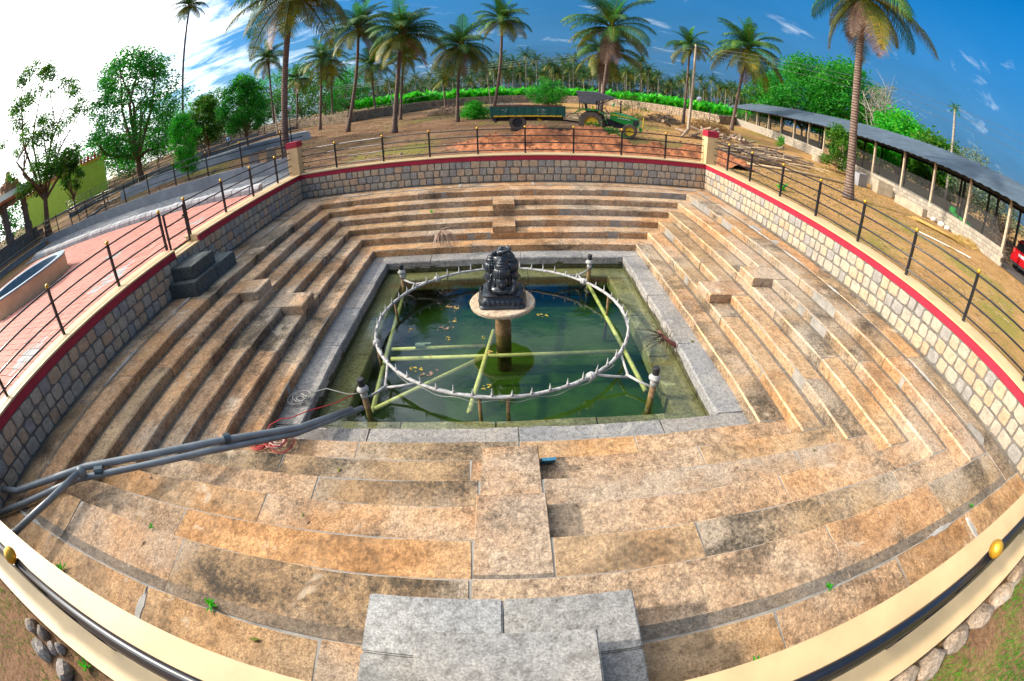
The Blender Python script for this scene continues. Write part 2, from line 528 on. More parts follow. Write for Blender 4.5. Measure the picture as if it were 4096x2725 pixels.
TYRE = simple('dusty tyre rubber', (0.10, 0.075, 0.055), 0.9, var=0.4, scale=9, bs=0.4)
DARKM = simple('dark steel', (0.02, 0.02, 0.022), 0.55, var=0.3, bs=0.1)
CANVAS = simple('grey tarpaulin', (0.085, 0.085, 0.10), 0.7, var=0.25, scale=5, bs=0.4, bscale=12)
WHITEM = simple('white paint', (0.75, 0.75, 0.75), 0.5, var=0.05, bs=0.05)
CARRED = simple('red car paint', (0.42, 0.008, 0.012), 0.22, var=0.1, bs=0, coat=0.8)
GLASSD = simple('dark window glass', (0.02, 0.022, 0.025), 0.08, var=0.1, bs=0)
LIMEW = simple('lime green wall paint', (0.48, 0.70, 0.07), 0.75, var=0.08, scale=1.5, bs=0.1)
OLIVEW = simple('yellow wall trim', (0.68, 0.40, 0.03), 0.7, var=0.1, bs=0.1)
BLUEW = simple('blue plinth paint', (0.035, 0.10, 0.17), 0.8, var=0.2, scale=2, bs=0.2)
GREYST = granite('temple granite', [(0.15, 0.13, 0.12), (0.22, 0.19, 0.17), (0.28, 0.25, 0.22), (0.21, 0.20, 0.20)], 0.3, 0.4)
ROOFW = simple('pale roof slab', (0.42, 0.42, 0.36), 0.85, var=0.15, bs=0.2)
ORANGE = simple('orange edging', (0.58, 0.16, 0.04), 0.75, var=0.15, bs=0.1)
ROCK = granite('field rock', [(0.26, 0.20, 0.15), (0.38, 0.29, 0.21), (0.46, 0.38, 0.29), (0.28, 0.28, 0.29)], 0.3, 0.6, 0.02)
BLUET = simple('blue tile', (0.03, 0.16, 0.26), 0.6, var=0.25, scale=12, bs=0.3)
CABR = simple('red cable', (0.55, 0.02, 0.03), 0.45, var=0.1, bs=0)
CABW = simple('pale cable', (0.70, 0.50, 0.42), 0.5, var=0.1, bs=0)
CABG = simple('grey cable', (0.30, 0.28, 0.25), 0.5, var=0.2, bs=0)
LENS = simple('lamp glass', (0.60, 0.58, 0.52), 0.15, var=0.1, bs=0)

# ------------------------------------------------------------------ ground
def ground():
    def axis(lo, hi):
        a = [-420, -300, -200, -140, -110, -90, -75, -62, -50]
        b = [-c for c in a[::-1]]
        m = [x * 1.0 for x in range(-44, 45, 2)]
        return sorted(set(a + m + b + [-8, 8]))
    xs, ys = axis(0, 0), axis(0, 0)
    ys = sorted(set(ys + [-7.5, -7, -9, 9]))
    vs = [(x, y, T(x, y)) for y in ys for x in xs]
    nx = len(xs)
    fs = []
    for j in range(len(ys) - 1):
        for i in range(nx - 1):
            if -8 <= xs[i] < 8 and -8 <= ys[j] < 8:
                continue
            fs.append((j * nx + i, j * nx + i + 1, (j + 1) * nx + i + 1, (j + 1) * nx + i))
    b = MB()
    b.add(vs, fs)
    o = b.build('ground', SOIL, smooth=True)
    tag(o, kind='structure')


ground()

# ------------------------------------------------------------------ stepped tank
tank = thing('stepped_tank', 'square sunken temple tank with five granite steps on every side', None, kind='structure')
tank['label'] = 'square sunken tank of granite steps going down to green water'
OFF = {1: 6.26, 2: 5.755, 3: 5.23, 4: 4.73, 5: 4.23, 6: 3.73}
ZL = {k: 0.208 + (6 - k) * 0.2 for k in OFF}
SIDES = [('far', 0.0), ('left', PI / 2), ('near', PI), ('right', -PI / 2)]


def slab_mesh(L, t, h, mat, seed, bev=0.026, jit=0.011, name='slab'):
    r = random.Random(seed)
    n = max(2, int(L / 0.28))
    vs, fs = [], []
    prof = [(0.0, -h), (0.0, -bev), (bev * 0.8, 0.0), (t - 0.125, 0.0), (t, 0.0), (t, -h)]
    mat = random.Random(seed * 3 + 1).choice(mat) if isinstance(mat, tuple) else mat
    step = mat in STEPS
    wob = 0
    for i in range(n + 1):
        x = -L / 2 + L * i / n
        wob = wob * 0.6 + r.uniform(-jit, jit)
        for k, (y, z) in enumerate(prof):
            jy = wob if k in (0, 1, 2) else 0
            jz = r.uniform(-jit, jit) * 0.5 if k in (2,) else (r.uniform(-1, 1) * jit * 0.7 if k == 1 else 0)
            e = 0
            if i in (0, n):
                e = (0.012 if i == 0 else -0.012) if k == 2 else 0
            vs.append((x + e, y + jy, z + jz))
    for i in range(n):
        for k in range(5):
            fs.append((i * 6 + k, i * 6 + k + 1, (i + 1) * 6 + k + 1, (i + 1) * 6 + k))
    fs.append((5, 4, 3, 2, 1, 0))
    b = n * 6
    fs.append((b, b + 1, b + 2, b + 3, b + 4, b + 5))
    m = MB()
    m.add(vs, [f[::-1] for f in fs])
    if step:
        m.m = [((0, 1, 0, 2, 0)[i % 5] if i < 5 * n else 0) for i in range(len(m.m))]  # bevel strip takes the painted highlight, back strip the darker tone
        return m.mesh(name, [mat, STEPE, TREADBACK])
    return m.mesh(name, mat)


STEPS = (STEP, STEPB, STEPC, STEPD)
MIX = {'far': (STEP, STEP, STEPB, STEPD), 'left': (STEPB, STEP, STEPB, STEPC), 'near': (STEP, STEPD, STEPB, STEPC, STEPD), 'right': (STEP, STEPC, STEPC, STEPD, STEP)}


def put_slab(side_rot, off, u0, u1, z, t, h, mat, seed, name='slab'):
    L = u1 - u0
    me = slab_mesh(L - 0.010, t, h, mat, seed, name=name)
    c, s = math.cos(side_rot), math.sin(side_rot)
    u = (u0 + u1) / 2
    x, y = u, off
    return obj(name, me, tank, (x * c - y * s, x * s + y * c, z + rng.uniform(-0.003, 0.003)), (0, 0, side_rot))


def cuts(a, b, lo, hi, r):
    out = [a]
    while b - out[-1] > hi:
        out.append(out[-1] + r.uniform(lo, hi))
        if b - out[-1] < lo * 0.7:
            out.pop()
            out.append((out[-1] + b) / 2 if b - out[-1] > hi else b)
            if out[-1] == b:
                break
    if out[-1] != b:
        out.append(b)
    return out


def smear(rot, u, v, z, hu, hv, seed):
    """thin irregular patch of pale mortar spread over a joint"""
    r = random.Random(seed)
    n = 22
    c, s = math.cos(rot), math.sin(rot)
    q = [(u + hu * math.cos(2 * PI * i / n) * r.uniform(0.55, 1.15), v + hv * math.sin(2 * PI * i / n) * r.uniform(0.6, 1.1)) for i in range(n)]
    b = MB()
    b.prism([(x * c - y * s, x * s + y * c) for x, y in q], z - 0.01, z + 0.003, inset=0.12)
    b.build('mortar_smear', SMEAR, tank)


SMEAR = simple('pale mortar smear', (0.36, 0.335, 0.30), 0.92, var=0.28, scale=7, bs=0.5, bscale=45, bd=0.006)
seed = 100
for sname, rot in SIDES:
    through = sname in ('near', 'far')
    for k in range(1, 7):
        r = random.Random(seed)
        o_, z = OFF[k], ZL[k]
        t = 0.66 if k == 1 else (OFF[k - 1] - o_ + 0.04)
        half = o_ + (t if through else 0) - (0.04 if k > 1 and through else 0)
        spans = [(-half, half)]
        if k in (2, 4):
            spans = [(-half, -0.345), (0.345, half)]
        for a, b in spans:
            cs = cuts(a, b, 1.5, 3.4, r)
            for u0, u1 in zip(cs[:-1], cs[1:]):
                seed += 1
                put_slab(rot, o_, u0, u1, z, t, 0.215 + (0.05 if k == 6 else 0), MIX[sname], seed)
        if k in (2, 4):                       # the half steps: one block bridging two treads
            seed += 1
            put_slab(rot, OFF[k] - 0.525, -0.335, 0.335, z + 0.004, 0.525 + t - 0.04, 0.198, STEP, seed, 'step_block')
    # paving row against the wall
    r = random.Random(seed + 7)
    half = 7.53 if through else 6.93
    cs = cuts(-half, half, 1.3, 2.6, r)
    for u0, u1 in zip(cs[:-1], cs[1:]):
        seed += 1
        put_slab(rot, 6.925, u0, u1, 1.205, 0.60, 0.2, MIX[sname], seed, 'paving_slab')
        if r.random() < 0.25 and abs(u1) < 7:
            smear(rot, u1, 6.93 + 0.3, 1.2115, 0.06, 0.30, seed)
        if r.random() < 0.6:
            smear(rot, u0 + (u1 - u0) * 0.4, 6.93, 1.2125, r.uniform(0.25, 0.7), 0.045, seed + 5)
    # coping of the pool
    half = 3.73 if through else 3.23
    cs = cuts(-half, half, 1.4, 2.6, r)
    for u0, u1 in zip(cs[:-1], cs[1:]):
        seed += 1
        put_slab(rot, 3.23, u0, u1, 0.0, 0.54, 0.20, COPE, seed, 'coping_slab')
    # ledge under the water
    half = 3.3 if through else 2.8
    cs = cuts(-half, half, 1.4, 2.4, r)
    for u0, u1 in zip(cs[:-1], cs[1:]):
        seed += 1
        put_slab(rot, 2.72, u0, u1, -0.335, 0.6, 0.3, LEDGE, seed, 'ledge_slab')
    # mortar bed that shows in the joints, and the mossy pool wall
    c, s = math.cos(rot), math.sin(rot)
    b = MB()
    pr = [(6.27, 1.19), (7.6, 1.19), (7.6, 0.5), (6.27, 0.5)]
    hw = 7.6
    for k in range(1, 7):
        o_, z = OFF[k] + 0.012, ZL[k] - 0.007
        t = 1.35 if k == 1 else OFF[k - 1] - OFF[k] + 0.1
        L = 2 * (o_ + (t if through else 0))
        L = min(L, 15.1)
        b.box((0, o_ + t / 2, z - 0.15), (L - 0.004 * k, t, 0.30))
    o = b.build('mortar_bed', BED, tank)
    o.rotation_euler.z = rot
    b = MB()
    n = 26
    half = 3.24
    vs, fs = [], []
    r = random.Random(seed)
    for i in range(n + 1):
        x = -half + 2 * half * i / n
        for z in (-0.15, -0.26, -0.42, -1.25):
            vs.append((x, 3.245 + r.uniform(-0.03, 0.02), z + r.uniform(-0.01, 0.01)))
    for i in range(n):
        for k in range(3):
            fs.append((i * 4 + k, i * 4 + k + 1, (i + 1) * 4 + k + 1, (i + 1) * 4 + k))
    b.add(vs, fs)
    o = b.build('pool_wall', MOSS, tank)
    o.rotation_euler.z = rot
MB().box((0, 0, -1.22), (6.6, 6.6, 0.04)).build('pool_floor', MUD, tank)

# mortar smears at joints and along the edge of the paving
b = MB()


# ------------------------------------------------------------------ water
def water():
    m, t, p, out = base('pond water')
    t.nodes.remove(p)
    pos = t.nodes.new('ShaderNodeNewGeometry').outputs['Position']
    bp = t.nodes.new('ShaderNodeBump')
    bp.inputs['Strength'].default_value = 0.10
    bp.inputs['Distance'].default_value = 0.02
    t.links.new(noise(t, pos, 5, 3, 0.5), bp.inputs['Height'])
    fr = t.nodes.new('ShaderNodeFresnel')
    fr.inputs['IOR'].default_value = 1.62
    t.links.new(bp.outputs[0], fr.inputs['Normal'])
    gl = t.nodes.new('ShaderNodeBsdfGlossy')
    gl.inputs['Roughness'].default_value = 0.03
    t.links.new(bp.outputs[0], gl.inputs['Normal'])
    tr = t.nodes.new('ShaderNodeBsdfTransparent')
    tr.inputs[0].default_value = (0.86, 0.92, 0.72, 1)
    mx = t.nodes.new('ShaderNodeMixShader')
    geo = t.nodes.new('ShaderNodeNewGeometry')
    t.links.new(mth(t, 'MULTIPLY', mth(t, 'ADD', fr.outputs[0], 0.03), mth(t, 'SUBTRACT', 1.0, geo.outputs['Backfacing'])), mx.inputs[0])
    t.links.new(tr.outputs[0], mx.inputs[1])
    t.links.new(gl.outputs[0], mx.inputs[2])
    t.links.new(mx.outputs[0], out.inputs[0])
    ab = t.nodes.new('ShaderNodeVolumeAbsorption')
    ab.inputs['Color'].default_value = (0.46, 0.72, 0.24, 1)
    ab.inputs['Density'].default_value = 0.9
    t.links.new(ab.outputs[0], out.inputs['Volume'])
    o = MB().box((0, 0, -0.78), (6.49, 6.49, 0.96)).build('water', m)
    tag(o, kind='structure')
    o['label'] = 'still green pool water reflecting the sky'


water()

# ------------------------------------------------------------------ retaining walls with stones, red band and cream coping
def stone_variants(n=10):
    out = []
    for i in range(n):
        r = random.Random(900 + i)
        k = 12
        cs = [r.uniform(0.06, 0.20) for _ in range(4)]
        o = 0.5
        pts = [(-o + cs[0], -o), (0, -o), (o - cs[1], -o), (o, -o + cs[1]), (o, 0), (o, o - cs[2]), (o - cs[2], o), (0, o), (-o + cs[3], o), (-o, o - cs[3]), (-o, 0), (-o, -o + cs[0])]
        pts = [(x + r.uniform(-0.035, 0.035), z + r.uniform(-0.035, 0.035)) for x, z in pts]
        vs = [(x, 0.03, z) for x, z in pts] + [(x * 0.985, -0.012, z * 0.985) for x, z in pts]
        vs += [(x * 0.86, -0.022 + r.uniform(-0.006, 0.006), z * 0.86) for x, z in pts] + [(0, -0.024 + r.uniform(-0.007, 0.007), 0)]
        fs = []
        for lv in range(2):
            for j in range(k):
                j2 = (j + 1) % k
                fs.append((lv * k + j, lv * k + j2, (lv + 1) * k + j2, (lv + 1) * k + j))
        for j in range(k):
            fs.append((2 * k + j, 2 * k + (j + 1) % k, 3 * k))
        m = MB()
        m.add(vs, fs)
        me = m.mesh('stone', WSTONE, False)
        out.append(me)
    return out


SV = stone_variants()


def wall(sname, rot, label):
    wl = thing('retaining_wall', label, 'stone wall', (0, 0, 0), rot, group=None)
    A = 7.53
    gap = (0.0, 0.0)
    if sname == 'left':
        gap = (-0.18, 0.86)      # world y of the gateway; local u equals world y on this side
    half = 8.0 if sname in ('far', 'near') else 7.53
    b = MB()
    b.box((0, A + 0.235, 1.45), (2 * half, 0.47, 1.09))           # z 0.905..1.995
    segs = [(-half, half)] if sname != 'left' else [(-half, gap[0]), (gap[1], half)]
    b.build('mortar', MORTAR, wl)
    r = random.Random(hash(sname) % 1000 if False else len(sname) * 31 + ord(sname[0]))
    if sname != 'near':
        for c in range(3):
            z0 = 1.215 + c * 0.262
            u = -7.5 + r.uniform(-0.12, 0)
            while u < 7.5:
                wd = r.uniform(0.21, 0.35)
                uu0, uu1 = max(u, -7.52), min(u + wd, 7.52)
                if uu1 - uu0 > 0.08:
                    o = obj('stone', r.choice(SV), wl, ((uu0 + uu1) / 2, A, z0 + 0.131),
                            (0, r.choice((0, 0, PI)) + r.uniform(-0.05, 0.05), 0),
                            (uu1 - uu0 - 0.030, r.uniform(0.7, 1.15), 0.262 - 0.034 * r.uniform(0.8, 1.3)))
                u += wd
    for u0, u1 in segs:
        MB().box(((u0 + u1) / 2, A + 0.01, 2.079), (u1 - u0, 0.05, 0.155)).build('painted_band', RED, wl)
        cb = MB()
        L = u1 - u0
        cb.box(((u0 + u1) / 2, A + 0.242, 2.095), (L, 0.415, 0.18))
        cb.box(((u0 + u1) / 2, A + 0.2305, 2.184), (L + 0.004, 0.535, 0.034))
        cb.build('coping', CREAM, wl)
    if sname == 'left':
        MB().box(((gap[0] + gap[1]) / 2, A + 0.2, 2.012), (gap[1] - gap[0] - 0.004, 0.47, 0.05)).build('sill', CREAM, wl)
    return wl


WL = {'far': 'stone wall with red and cream top behind the far steps', 'left': 'shaded stone wall with red and cream top beside the pink paving',
      'near': 'cream topped wall under the camera with grass at its foot', 'right': 'sunlit stone wall with bright red and cream top beside the yard'}
for sname, rot in SIDES:
    wall(sname, rot, WL[sname])

for sx, lab in ((-1, 'cream corner pillar with red cap beside the leaning palm trunk and paving'), (1, 'cream corner pillar with red cap in front of the log pile')):
    p = thing('corner_pillar', lab, 'pillar', (sx * 7.74, 7.74, 2.2))
    MB().box((0, 0, 0.53), (0.46, 0.46, 1.06)).build('shaft', CREAM, p)
    MB().box((0, 0, 1.175), (0.475, 0.475, 0.23)).build('cap', RED, p)

# ------------------------------------------------------------------ railings
POST = MB().box((0, 0, 0.46), (0.055, 0.055, 0.92)).mesh('post', BLACKP)
BALLM = MB().ball((0, 0, 0.965), 0.047, n=12).mesh('finial', GOLD, True)


def railing(name, label, p0, p1, posts, z, hs=(0.12, 0.385, 0.65, 0.90), r=0.019, group=None, sc=1.0):
    t = thing(name, label, 'railing', (0, 0, 0), group=group)
    p0, p1 = Vector((*p0, 0)), Vector((*p1, 0))
    z0 = z if not isinstance(z, (tuple, list)) else z[0]
    z1 = z if not isinstance(z, (tuple, list)) else z[1]
    for h in hs:
        MB().tube([p0 + Vector((0, 0, z0 + h * sc)), p1 + Vector((0, 0, z1 + h * sc))], r, 8).build('rail', BLACKP, t, smooth=True)
    rz = math.atan2((p1 - p0).y, (p1 - p0).x)
    for s in posts:
        q = p0.lerp(p1, s)
        zz = z0 + (z1 - z0) * s
        po = obj('post', POST, t, (q.x, q.y, zz), (0, 0, rz), (1, 1, sc))
        obj('finial', BALLM, po)
    return t


def fr(vals, a, b):
    return [(v - a) / (b - a) for v in vals]


P_ = 7.86
CT = 2.2
railing('railing', 'black railing with gold balls on the far wall before the red earth', (-7.55, P_), (7.55, P_), fr([-6.1, -4.25, -2.55, -0.85, 0.8, 2.5, 4.25, 5.95], -7.55, 7.55), CT)
railing('railing', 'black railing with gold balls on the sunlit right wall by the yard', (P_, 7.55), (P_, -7.9), fr([6.4, 4.75, 2.9, 1.1, -0.67, -2.4, -4.2, -6.0], 7.55, -7.9), CT)
railing('railing', 'black railing on the left wall between the gate and the corner pillar', (-P_, 7.55), (-P_, 0.93), fr([6.3, 4.5, 2.8, 0.96], 7.55, 0.93), CT)
railing('railing', 'black railing on the left wall from the gate past the round basin', (-P_, -0.06), (-P_, -7.9), fr([-0.09, -1.95, -3.82, -5.65], -0.06, -7.9), CT)
railing('railing', 'black railing seen from above on the cream wall top at the bottom', (-7.9, -7.79), (7.9, -7.79), fr([-6.9, -4.7, -2.43, -0.2, 2.1, 4.4, 6.7], -7.9, 7.9), CT, r=0.022)

g = thing('gate', 'small black metal gate with bolt in the left railing', 'gate', (-P_ + 0.03, 0.0, 2.06))
for y in (0.03, 0.86):
    MB().box((0, y, 0.5), (0.045, 0.045, 0.98)).build('upright', BLACKP, g)
for z in (0.05, 0.35, 0.66, 0.96):
    MB().box((0, 0.445, z), (0.035, 0.785, 0.035)).build('bar', BLACKP, g)
MB().box((0.03, 0.83, 0.72), (0.03, 0.20, 0.05)).box((0.05, 0.83, 0.72), (0.012, 0.32, 0.012)).build('bolt', BLACKP, g)

# ------------------------------------------------------------------ cut granite entrance steps
e = thing('entrance_steps', 'pale grey cut granite platform steps at the bottom centre', 'steps', (-0.07, -7.53, 1.209))
b = MB()
b.box((-0.455, 0.675, 0.195), (0.90, 0.46, 0.39)).build('tread_slab', POLISH, e)
MB().box((0.43, 0.675, 0.195), (0.86, 0.46, 0.39)).build('tread_slab', POLISH, e)
MB().box((-0.455, 0.221, 0.194), (0.90, 0.44, 0.388)).build('tread_slab', POLISH, e)
MB().box((0.43, 0.221, 0.194), (0.86, 0.44, 0.388)).build('tread_slab', POLISH, e)
MB().box((0.02, 0.27, 0.545), (1.02, 0.53, 0.31)).build('upper_slab', POLISH, e)
for o in list(e.children):
    bm = bmesh.new()
    bm.from_mesh(o.data)
    bmesh.ops.bevel(bm, geom=bm.edges[:], offset=0.012, segments=2, affect='EDGES')
    bm.to_mesh(o.data)
    bm.free()
e = thing('entrance_steps', 'dark blue grey two tier stone steps under the gate', 'steps', (-7.53, 0.18, 1.209))
for c, d, nm in (((0.46, -0.46, 0.17), (0.92, 0.9, 0.34), 'tread_slab'), ((0.46, 0.45, 0.17), (0.92, 0.9, 0.34), 'tread_slab'), ((0.38, -0.22, 0.49), (0.76, 0.94, 0.30), 'upper_slab')):
    o = MB().box(c, d).build(nm, DARKG, e)
    bm = bmesh.new()
    bm.from_mesh(o.data)
    bmesh.ops.bevel(bm, geom=bm.edges[:], offset=0.014, segments=2, affect='EDGES')
    bm.to_mesh(o.data)
    bm.free()

# ------------------------------------------------------------------ statue on its disc
SX, SY = -0.07, -0.12
pd = thing('fountain_pedestal', 'round stone disc on a stub column in the pool centre', 'pedestal', (SX, SY, 0))
MB().lathe([(0.60, 0.335), (0.63, 0.345), (0.64, 0.40), (0.625, 0.425), (0.0001, 0.43)], n=48).build('disc', DISC, pd, smooth=False)
MB().lathe([(0.155, -1.2), (0.16, -0.1), (0.15, 0.02), (0.165, 0.06), (0.15, 0.1), (0.15, 0.34)], n=24).build('column', RUSTP, pd, smooth=True)

st = thing('statue', 'black carved statue of four crowned heads on a lotus base', 'statue', (SX, SY, 0.43))


def rrect(hx, hy, r, n=6):
    pts = []
    for cx, cy, a0 in ((hx - r, hy - r, 0), (-hx + r, hy - r, PI / 2), (-hx + r, -hy + r, PI), (hx - r, -hy + r, 1.5 * PI)):
        for i in range(n + 1):
            a = a0 + PI / 2 * i / n
            pts.append((cx + r * math.cos(a), cy + r * math.sin(a)))
    return pts


b = MB()
tiers = [(0.44, 0.40, 0.0), (0.445, 0.405, 0.035), (0.425, 0.385, 0.06), (0.41, 0.37, 0.065), (0.39, 0.35, 0.13), (0.36, 0.32, 0.20), (0.365, 0.325, 0.215), (0.37, 0.33, 0.245), (0.33, 0.29, 0.26), (0.325, 0.285, 0.275), (0.0002, 0.0002, 0.276)]
ring = [rrect(max(0.001, hx), max(0.001, hy), min(0.11, hx * 0.4)) for hx, hy, z in tiers]
n = len(ring[0])
vs = [(x, y, tiers[i][2]) for i, rg in enumerate(ring) for x, y in rg]
fs = [(i * n + k, i * n + (k + 1) % n, (i + 1) * n + (k + 1) % n, (i + 1) * n + k) for i in range(len(ring) - 1) for k in range(n)]
b.add(vs, fs)
b.build('lotus_base', STATUE, st)
pb = MB()
vs = []
for z, wd, y in ((0, 0.034, -0.012), (0.03, 0.040, -0.024), (0.07, 0.036, -0.026), (0.11, 0.018, -0.012)):
    vs += [(-wd, y * 0.3, z), (0, y, z), (wd, y * 0.3, z)]
pb.add(vs, [(i * 3 + k, i * 3 + k + 1, i * 3 + k + 4, i * 3 + k + 3) for i in range(3) for k in range(2)])
pet = pb.mesh('petal', STATUE, True)
per = rrect(0.415, 0.375, 0.12, 5)
L = [0]
for i in range(len(per)):
    a, c = per[i], per[(i + 1) % len(per)]
    L.append(L[-1] + math.dist(a, c))
N = 32
for j in range(N):
    s = (j + 0.5) / N * L[-1]
    i = max(q for q in range(len(per)) if L[q] <= s)
    a, c = Vector(per[i]), Vector(per[(i + 1) % len(per)])
    q = a.lerp(c, (s - L[i]) / max(1e-6, L[i + 1] - L[i]))
    tdir = c - a
    obj('petal', pet, st, (q.x, q.y, 0.175), (PI + 0.28, 0, math.atan2(tdir.y, tdir.x) + PI))


def face_mesh():
    nu, nv = 56, 44
    vs, fs = [], []
    g = lambda x, s: math.exp(-(x / s) ** 2)
    for j in range(nv + 1):
        ph = PI * j / nv - PI / 2
        for i in range(nu):
            th = 2 * PI * i / nu
            x, y, z = math.cos(ph) * math.sin(th), -math.cos(ph) * math.cos(th), math.sin(ph)
            X, Y, Z = 0.098 * x, 0.105 * y, 0.142 * z
            if y < 0:
                fx, fz = X / 0.098, Z / 0.142
                X *= 1 - 0.20 * max(0, -fz) ** 1.5
                d = 0.0
                d += 0.034 * g(fx, 0.13) * g(fz + 0.10, 0.17) * (1 if fz > -0.24 else 0.7)      # nose
                d += 0.014 * g(fx, 0.24) * g(fz + 0.20, 0.06)                                  # nostrils
                d += 0.013 * g(abs(fx) - 0.36, 0.22) * g(fz - 0.26 + 0.18 * abs(abs(fx) - 0.36), 0.055)    # brows
                d -= 0.012 * g(abs(fx) - 0.36, 0.2) * g(fz - 0.10, 0.12)                        # eye sockets
                d += 0.014 * g(abs(fx) - 0.36, 0.15) * g(fz - 0.08, 0.055)                      # eyes
                d += 0.015 * g(fx, 0.26) * g(fz + 0.40, 0.04) + 0.015 * g(fx, 0.22) * g(fz + 0.50, 0.045)   # lips
                d -= 0.007 * g(fx, 0.3) * g(fz + 0.455, 0.02)
                d += 0.016 * g(fx, 0.25) * g(fz + 0.74, 0.12)                                  # chin
                d += 0.012 * g(abs(fx) - 0.5, 0.2) * g(fz + 0.2, 0.18)                          # cheeks
                for q in (0.42, 0.50, 0.58):
                    d += 0.005 * g(fx, 0.34) * g(fz - q, 0.018)                                # forehead lines
                Y -= d
            vs.append((X, Y, Z))
    for j in range(nv):
        for i in range(nu):
            i2 = (i + 1) % nu
            fs.append((j * nu + i, j * nu + i2, (j + 1) * nu + i2, (j + 1) * nu + i))
    m = MB()
    m.add(vs, fs)
    return m.mesh('face', STATUE, True)


FACE = face_mesh()
CROWN = MB().lathe([(0.108, 0.0), (0.122, 0.03), (0.128, 0.08), (0.120, 0.125), (0.10, 0.155), (0.085, 0.16)], n=72, rib=0.045, ribs=18).mesh('crown', STATUE, True)
BUN = MB().lathe([(0.080, 0), (0.092, 0.015), (0.095, 0.04), (0.080, 0.058), (0.070, 0.060), (0.078, 0.072), (0.076, 0.092), (0.056, 0.104), (0.046, 0.105), (0.052, 0.114), (0.048, 0.130), (0.030, 0.140), (0.018, 0.141), (0.020, 0.152), (0.0005, 0.166)], n=28).mesh('hair_bun', STATUE, True)
bb = MB()
for i in range(22):
    a = 2 * PI * i / 22
    bb.ball((0.098 * math.cos(a), 0.098 * math.sin(a), 0), 0.0135, n=6)
BEADS = bb.mesh('bead_band', STATUE, True)
bb = MB()
for i in range(13):
    a = PI * (i / 12) + PI
    bb.ball((0.105 * math.cos(a), 0.075 * math.sin(a), -0.02 * math.sin(PI * i / 12)), 0.0125, n=6)
NECK = bb.mesh('bead_necklace', STATUE, True)
EAR = MB().tube([(0, -0.01, 0.055), (0.012, 0.012, 0.05), (0.016, 0.022, 0.01), (0.010, 0.010, -0.05), (0.004, -0.010, -0.085), (0.004, -0.018, -0.06), (0.004, -0.012, -0.01), (0, -0.012, 0.05)], 0.011, 7).mesh('ear', STATUE, True)
HORN = MB().tube([(math.cos(a) * 0.055, 0, math.sin(a) * 0.055) for a in [x * 0.25 for x in range(-5, 6)]], [0.004 + 0.012 * math.sin(PI * i / 10) for i in range(11)], 8).mesh('crescent', STATUE, True)
TORSO = MB().lathe([(0.155, 0), (0.175, 0.05), (0.17, 0.10), (0.12, 0.15), (0.065, 0.18), (0.055, 0.26)], n=24, sx=1.15, sy=0.72).mesh('shoulders', STATUE, True)
for k, (rz, dz, dr) in enumerate(((0, 0.0, 0.20), (PI / 2, 0.06, 0.20), (PI, 0.12, 0.19), (-PI / 2, 0.06, 0.20))):
    c, s = math.cos(rz), math.sin(rz)
    P = lambda x, y, z: (x * c - y * s, x * s + y * c, z)
    obj('shoulders', TORSO, st, P(0, -dr + 0.04, 0.262), (0, 0, rz), (1.1, 1.1, 0.8))
    obj('face', FACE, st, P(0, -dr + 0.01, 0.475 + dz), (0, 0, rz), 1.22)
    cr = obj('crown', CROWN, st, P(0, -dr + 0.03, 0.575 + dz), (0, 0, rz), 1.22)
    obj('bead_band', BEADS, cr, (0, 0, 0.168))
    obj('hair_bun', BUN, st, P(0, -dr + 0.03, 0.772 + dz), (0, 0, rz), 1.12)
    for sx in (-1, 1):
        obj('ear', EAR, st, P(sx * 0.128, -dr + 0.02, 0.48 + dz), (0, 0, rz), (sx * 1.45, 1.45, 1.45))
    obj('bead_necklace', NECK, st, P(0, -dr - 0.05, 0.335 + dz * 0.5), (0.35, 0, rz), 1.1)
    if k:
        obj('crescent', HORN, st, P(0.12, -dr - 0.04, 0.70 + dz), (0, -0.5, rz + 0.4), 1.2)
MB().lathe([(0.20, 0.26), (0.19, 0.6), (0.175, 0.85), (0.165, 0.93), (0.13, 0.965), (0.0005, 0.98)], n=32).build('shaft', STATUE, st, smooth=True)
MB().tube([(0.28 * math.cos(a) - 0.0, 0.30 * math.sin(a) - 0.02, 0.315 + 0.012 * math.sin(3 * a)) for a in [PI * 0.75 + x * PI / 14 for x in range(0, 25)]], 0.036, 10).build('serpent_coil', STATUE, st, smooth=True)
MB().tube([(-0.10, -0.33, 0.30), (-0.19, -0.345, 0.33), (-0.235, -0.34, 0.40), (-0.225, -0.33, 0.48), (-0.215, -0.33, 0.53), (-0.225, -0.35, 0.565), (-0.235, -0.385, 0.565)], [0.03, 0.036, 0.042, 0.044, 0.05, 0.038, 0.012], 10).build('serpent_head', STATUE, st, smooth=True)
MB().tube([(0.12, -0.33, 0.30), (0.22, -0.33, 0.35), (0.25, -0.31, 0.45), (0.22, -0.30, 0.54), (0.20, -0.31, 0.57)], [0.03, 0.05, 0.055, 0.04, 0.015], 10).build('raised_hand', STATUE, st, smooth=True)
tw = MB()
tw.tube([(0.10 * math.cos(a) + 0.06, 0.10 * math.sin(a) - 0.02, 1.0 + 0.004 * i) for i, a in enumerate([x * PI / 8 for x in range(0, 22)])], [0.034] * 18 + [0.03, 0.024, 0.016, 0.006], 9)
tw.build('top_coil', STATUE, st, smooth=True)
tw = MB()
for i in range(4):
    tw.lathe([(0.035, -0.02), (0.055, 0), (0.035, 0.02)], (0, 0, i * 0.042), 14)
o = tw.build('top_knot', STATUE, st, (-0.15, -0.06, 1.0), True)
o.rotation_euler = (0, 1.25, 0.2)
MB().ball((-0.03, -0.07, 1.01), 0.058, n=12).build('top_bun', STATUE, st, smooth=True)

